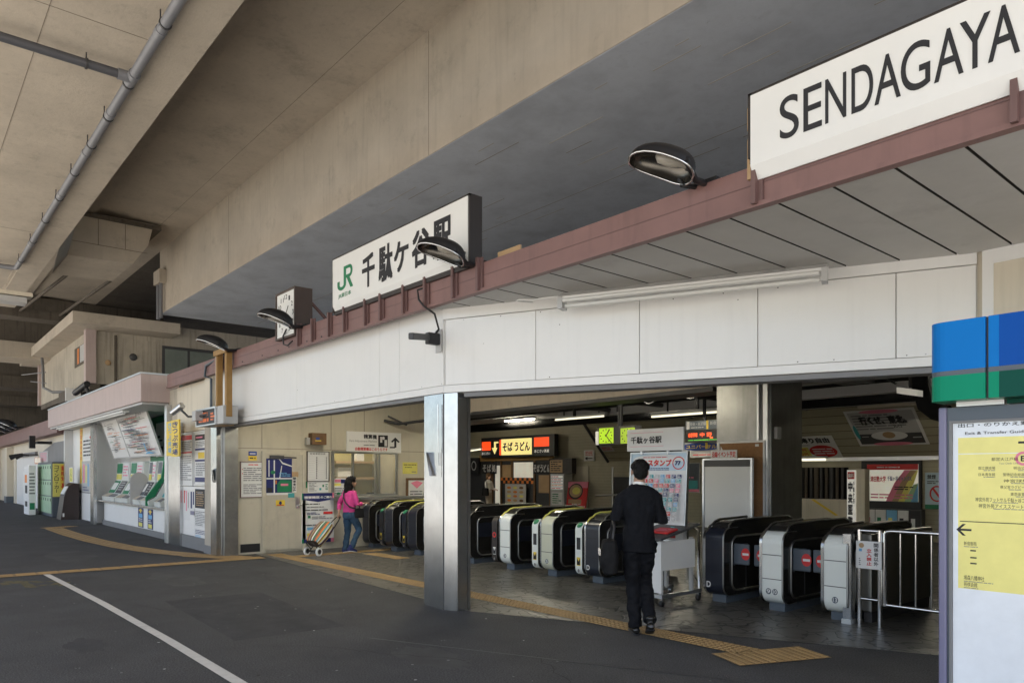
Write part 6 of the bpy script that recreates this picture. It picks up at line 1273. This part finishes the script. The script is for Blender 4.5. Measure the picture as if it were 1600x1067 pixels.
face_marks(HC_, (.02,1,-.22), X, body)
fused('hair', [ball((.01,-.005,1.618),(.083,.100,.083),20), ball((.01,-.055,1.565),(.073,.055,.07),16), ball((.01,-.058,1.530),(.050,.030,.030),12), ball((-.058,-.02,1.625),(.024,.05,.035)), ball((.078,-.02,1.625),(.024,.05,.035)), ball((.01,.055,1.655),(.06,.045,.04))], 'hair', X, mn, .006, 2, .006, (40,40,40))
jk = fused('jacket', [loft([(0,-.005,.80),(0,-.005,.95),(0,0,1.06),(0,0,1.22),(0,-.01,1.34),(0,-.012,1.41),(0,-.012,1.445)],[(.170,.122),(.156,.118),(.146,.115),(.172,.125),(.178,.110),(.132,.085),(.085,.068)],(1,0,0),22,2.3,.12),
    loft([SHL+Vector((.07,0,-.015)),SHL+Vector((-.005,-.005,-.06)),ELL,ELL*.35+WRL*.65],[.060,.062,.056,.046]), loft([SHR+Vector((-.07,0,-.015)),SHR+Vector((.005,-.005,-.06)),ELR,ELR*.35+WRR*.65],[.060,.062,.056,.046])], 'suit', X, mn, .007, 2, .015, (9,9,6))

fused('collar', [loft([(.0,-.014,1.44),(.003,-.010,1.470)],[(.064,.060),(.060,.057)],(1,0,0),18,2,.1)], 'white', X, mn, .006, 2)
fused('trousers', [loft([(0,-.005,1.0),(0,-.005,.90),(0,-.0,.82)],[(.135,.105),(.150,.115),(.145,.108)],(1,0,0),20,2.2,.2), loft([LL[0],(-.066,.01,.68),LL[1],(-.045,.0,.28),(-.035,-.015,.075)],[(.098,.105),(.085,.092),(.072,.078),(.066,.072),(.066,.075)],(1,0,0),18,2,.1), loft([RL_[0],(.072,.06,.68),RL_[1],(.078,-.03,.33),(.085,-.16,.16)],[(.098,.105),(.085,.092),(.072,.078),(.064,.070),(.062,.066)],(1,0,0),18,2,.1)], 'trouser', X, mn, .007, 2, .015, (9,9,10))
shoe((-.035,-.01,.085), (-.055,.15,.030), X, mn); shoe((.085,-.20,.17), (.09,-.07,.04), X, mn)
ph = thing('phone', 'small dark phone held in front of the man in the suit', 'phone', X @ Vector((0,.32,1.18))); m = MB(mat='black'); v, q = loft([(-.0,.30,1.12),(-.0,.34,1.24)],[(.034,.005),(.034,.005)],(1,0,0),12,6,.1); m.raw([X @ p for p in v], q, None, False, world=True); m.build('case', ph)
bg_ = thing('shoulder_bag', 'black soft bag hanging at the left side of the man in the suit', 'bag', X @ Vector((-.29,.02,.62)))
bd = fused('bag_body', [loft([(-.275,.02,.60),(-.285,.02,.75),(-.285,.02,.90)],[(.075,.16),(.085,.17),(.07,.15)],(1,0,0),20,3.2,.3), ball((-.36,-.03,.72),(.03,.10,.09))], 'black_matt', X, bg_, .01, 3, .012, (9,9,9))
m = MB(mat='black')
for pth in ([(-.26,-.10,.93),(-.245,-.10,1.05),(-.25,.0,1.11),(-.25,.1,1.05),(-.26,.14,.93)],): m.tube([X @ Vector(p) for p in pth],.014,8)
m.build('strap', bg_); m = MB(mat='chrome')
for p in ((-.375,-.08,.80),(-.375,.03,.80)): q = X @ Vector(p); m.box(q.x-.012,q.x+.012,q.y-.012,q.y+.012,q.z-.03,q.z+.03)
m.build('buckle', bg_)
# ---------------------------------------------------------------- woman in pink with a trolley
wxx, wyy = G(546, 863)
X = xf(wxx, wyy, 0)
wm = thing('person', 'woman in a pink top and jeans pulling a striped shopping trolley', 'person', (wxx, wyy, 0))
HC_ = (0,.06,1.385)
hs2, _ = head_shapes(HC_, (.30,1,-.12), .93)
SHL, SHR = Vector((-.15,.0,1.19)), Vector((.15,.02,1.19)); ELL, ELR = Vector((-.235,-.10,.96)), Vector((.20,.06,.95)); WRL, WRR = Vector((-.19,-.13,.76)), Vector((.15,.24,.965))
LL = [(-.075,0,.76),(-.075,.0,.42),(-.075,-.05,.075)]; RL_ = [(.075,.01,.76),(.095,.16,.44),(.09,-.005,.13)]
body = fused('body', hs2+[loft([(0,0,.72),(0,0,.86),(0,.01,1.02),(0,.02,1.16),(0,.02,1.22)],[(.135,.10),(.115,.09),(.135,.10),(.135,.085),(.06,.055)]), loft([(0,.015,1.20),(0,.035,1.32)],[.046,.044]), loft([SHL,ELL,WRL],[.04,.034,.022]), loft([SHR,ELR,WRR],[.04,.034,.022]), loft(LL,[.07,.05,.034]), loft(RL_,[.07,.05,.034])]
    + hand_shapes(WRL,(.05,-.2,-1),(-1,0,0),(0,1,.2),.9,.95) + hand_shapes(WRR,(.0,1,.12),(0,-.1,1),(-1,.2,0),.9,.55), 'skin', X, wm, .0065, 3)
face_marks(HC_, (.30,1,-.12), X, body, .93)
fused('hair', [ball((0,.035,1.42),(.083,.096,.085),20), ball((-.005,-.02,1.37),(.088,.07,.10),18), ball((-.02,-.035,1.29),(.088,.06,.09),16), ball((-.03,-.04,1.22),(.075,.05,.07),14), ball((.05,.0,1.29),(.03,.055,.08),12), ball((.0,.085,1.46),(.06,.045,.03),12), ball((-.085,.02,1.30),(.03,.05,.10),12)], 'hair', X, wm, .007, 2, .012, (26,26,18))
rb_ = MB(mat='white')
for s_ in (-1,1): v, q = ball((-.01+.022*s_,-.015,1.50+.004*s_),(.024,.010,.015),10); rb_.raw([X @ p for p in v], q, None, True, world=True)
rb_.build('ribbon', wm)
fused('top', [loft([(0,0,.80),(0,0,.90),(0,.01,1.05),(0,.015,1.15),(0,.015,1.215)],[(.155,.118),(.142,.112),(.158,.118),(.155,.10),(.075,.065)],(1,0,0),20,2.1,.15), loft([SHL+Vector((.02,0,0)),ELL,ELL*.45+WRL*.55],[.058,.050,.042]), loft([SHR+Vector((-.02,0,0)),ELR,ELR*.45+WRR*.55],[.058,.050,.042])], 'pink_knit', X, wm, .007, 2, .014, (12,12,10))
fused('jeans', [loft([(0,0,.84),(0,0,.74),(0,0,.68)],[(.140,.108),(.155,.122),(.15,.115)],(1,0,0),20,2.1,.2), loft([LL[0],(-.075,0,.58),LL[1],(-.075,-.03,.22),(-.075,-.05,.06)],[.092,.080,.064,.058,.062],(1,0,0),16,2,.1), loft([RL_[0],(.085,.09,.60),RL_[1],(.094,.07,.27),(.09,.0,.11)],[.092,.080,.064,.056,.058],(1,0,0),16,2,.1)], 'denim', X, wm, .007, 2, .013, (12,12,12))
shoe((-.075,-.05,.075), (-.075,.11,.028), X, wm, 'navy', 'white'); shoe((.09,-.02,.12), (.095,.10,.026), X, wm, 'navy', 'white')
wb = thing('crossbody_bag', 'black crossbody bag with a long strap worn by the woman in pink', 'bag', X @ Vector((.17,.13,.72)))
fused('bag_body', [loft([(.18,.12,.70),(.18,.12,.86)],[(.05,.10),(.045,.09)],(1,0,0),16,3,.3)], 'black_matt', X, wb, .008, 2, .006)
m = MB(mat='black'); m.tube([X @ Vector(p) for p in ((-.11,.03,1.235),(-.085,-.085,1.17),(-.02,-.118,1.08),(.07,-.118,.98),(.145,-.07,.90),(.175,.05,.87))],.014,8); m.tube([X @ Vector(p) for p in ((-.11,.03,1.235),(-.06,.12,1.15),(.05,.145,1.03),(.15,.14,.90),(.17,.13,.87))],.014,8); m.build('strap', wb)
# trolley
hd_ = X @ (WRL+Vector((0,-.012,-.065))); gx0, gy0 = G(489,868); ax0 = Vector((gx0, gy0, .082))
tr = thing('shopping_trolley', 'striped shopping trolley bag tilted on two white wheels', 'trolley', (gx0, gy0, 0))
d_ = (hd_-ax0); L_ = d_.length; d_.normalize(); lat = d_.cross(Vector((0,0,1))).normalized(); nn = lat.cross(d_)      # nn points away from the floor side
bc = lambda s_, a, b: ax0 + d_*s_ + lat*a + nn*b
m = MB(); n = 32; lv = [(.10,.13,.085),(.16,.155,.11),(.32,.168,.125),(.50,.165,.12),(.60,.15,.10)]; rings_ = []
for s_, a, b in lv: rings_.append([bc(s_, p.x, p.y+.11) for p in ringpts(Vector((0,0,0)), Vector((1,0,0)), Vector((0,1,0)), a, b, n, 4)])
st_ = ['yellow','wood','paper','teal','orange','brown_paint','green','paper','wood','tan','slate','orange','yellow','navy','wood','paper']
for i in range(len(lv)-1):
    for k in range(n): m.raw([rings_[i][k], rings_[i][(k+1)%n], rings_[i+1][(k+1)%n], rings_[i+1][k]], [(0,1,2,3)], st_[(k//1)%16], True, world=True)
m.raw(rings_[0], [tuple(range(n))[::-1]], 'brown_dark', world=True); m.raw(rings_[-1], [tuple(range(n))], 'brown_dark', world=True); m.build('bag', tr)
m = MB(mat='black')
for s_ in (-.09,.09): m.tube([bc(0,s_,0), bc(.62,s_,.0), bc(L_-.10,s_*.8,0), bc(L_-.01,s_*.55,0)],.010,8)
m.tube([bc(L_-.01,-.05,0), bc(L_,-.035,0), bc(L_,.035,0), bc(L_-.01,.05,0)],.013,8); m.tube([bc(0,-.14,0), bc(0,.14,0)],.010,8); m.tube([bc(.06,-.09,0), bc(.04,-.09,.2), bc(.04,.09,.2), bc(.06,.09,0)],.008,8); m.build('frame', tr)
class WF:
    def __init__(s, c): s.c = c; s.b = d_.copy(); s.b.z = 0; s.b.normalize()
    def __call__(s, x, y, z=0): return s.c + lat*x + s.b*y + Vector((0,0,z))
for s_ in (-.15,.15):
    wf = WF(ax0+lat*s_); wl = MB(wf,'white').lathe([(.048,-.02),(.072,-.022),(.080,-.012),(.080,.012),(.072,.022),(.048,.02),(.048,-.02)],(0,0,0),24,'x').build('wheel', tr)
    MB(wf,'black').lathe([(0,-.015),(.05,-.015),(.05,.015),(0,.015)],(0,0,0),16,'x').build('hub', wl)
# ---------------------------------------------------------------- customer at the noodle shop
sx_, sy_ = wx(763,17.0), 17.0
X = xf(sx_, sy_, -70); cu_ = thing('person', 'small figure with a pale top and dark bag standing before the noodle shop', 'person', (sx_, sy_, 0))
h3, _ = head_shapes((0,.02,1.46),(0,1,0),.95)
body = fused('body', h3+[loft([(0,0,.8),(0,0,1.0),(0,0,1.2),(0,0,1.3)],[(.14,.1),(.12,.09),(.15,.1),(.06,.05)]), loft([(0,0,1.26),(0,.01,1.4)],[.045,.045]), loft([(-.17,0,1.24),(-.22,.05,1.0),(-.16,.2,.95)],[.045,.036,.025]), loft([(.17,0,1.24),(.2,.05,1.0),(.14,.2,.95)],[.045,.036,.025]), loft([(-.08,0,.8),(-.08,.03,.45),(-.08,0,.05)],[.075,.05,.04]), loft([(.08,0,.8),(.08,.03,.45),(.08,0,.05)],[.075,.05,.04])]+hand_shapes((-.16,.2,.95),(.3,1,0),(0,0,1),(1,0,0))+hand_shapes((.14,.2,.95),(-.3,1,0),(0,0,1),(-1,0,0)), 'skin', X, cu_, .009, 3)
fused('hair', [ball((0,0,1.49),(.085,.095,.085)), ball((0,-.04,1.40),(.08,.05,.11))], 'wood', X, cu_, .01, 2)
fused('top', [loft([(0,0,.85),(0,0,1.05),(0,0,1.22),(0,0,1.3)],[(.16,.12),(.15,.11),(.17,.11),(.07,.06)]), loft([(-.17,0,1.24),(-.22,.05,1.0),(-.17,.17,.955)],[.058,.05,.04]), loft([(.17,0,1.24),(.2,.05,1.0),(.15,.17,.955)],[.058,.05,.04])], 'paper', X, cu_, .01, 3, .008)
fused('trousers', [loft([(0,0,.9),(0,0,.75)],[(.15,.11),(.16,.12)]), loft([(-.08,0,.8),(-.08,.03,.45),(-.08,0,.07)],[.095,.07,.06]), loft([(.08,0,.8),(.08,.03,.45),(.08,0,.07)],[.095,.07,.06])], 'concrete', X, cu_, .01, 3, .008)
hb_ = thing('hand_bag', 'dark hand bag carried by the small figure at the noodle shop', 'bag', X @ Vector((.26,.02,.75))); fused('bag_body', [loft([(.25,.03,.74),(.25,.03,1.0)],[(.06,.15),(.05,.13)],(1,0,0),16,3,.3)], 'black_matt', X, hb_, .012, 2); m = MB(mat='black'); m.tube([X @ Vector(p) for p in ((.25,-.06,1.0),(.23,-.03,1.2),(.2,0,1.3),(.23,.06,1.2),(.25,.1,1.0))],.012,6); m.build('strap', hb_)
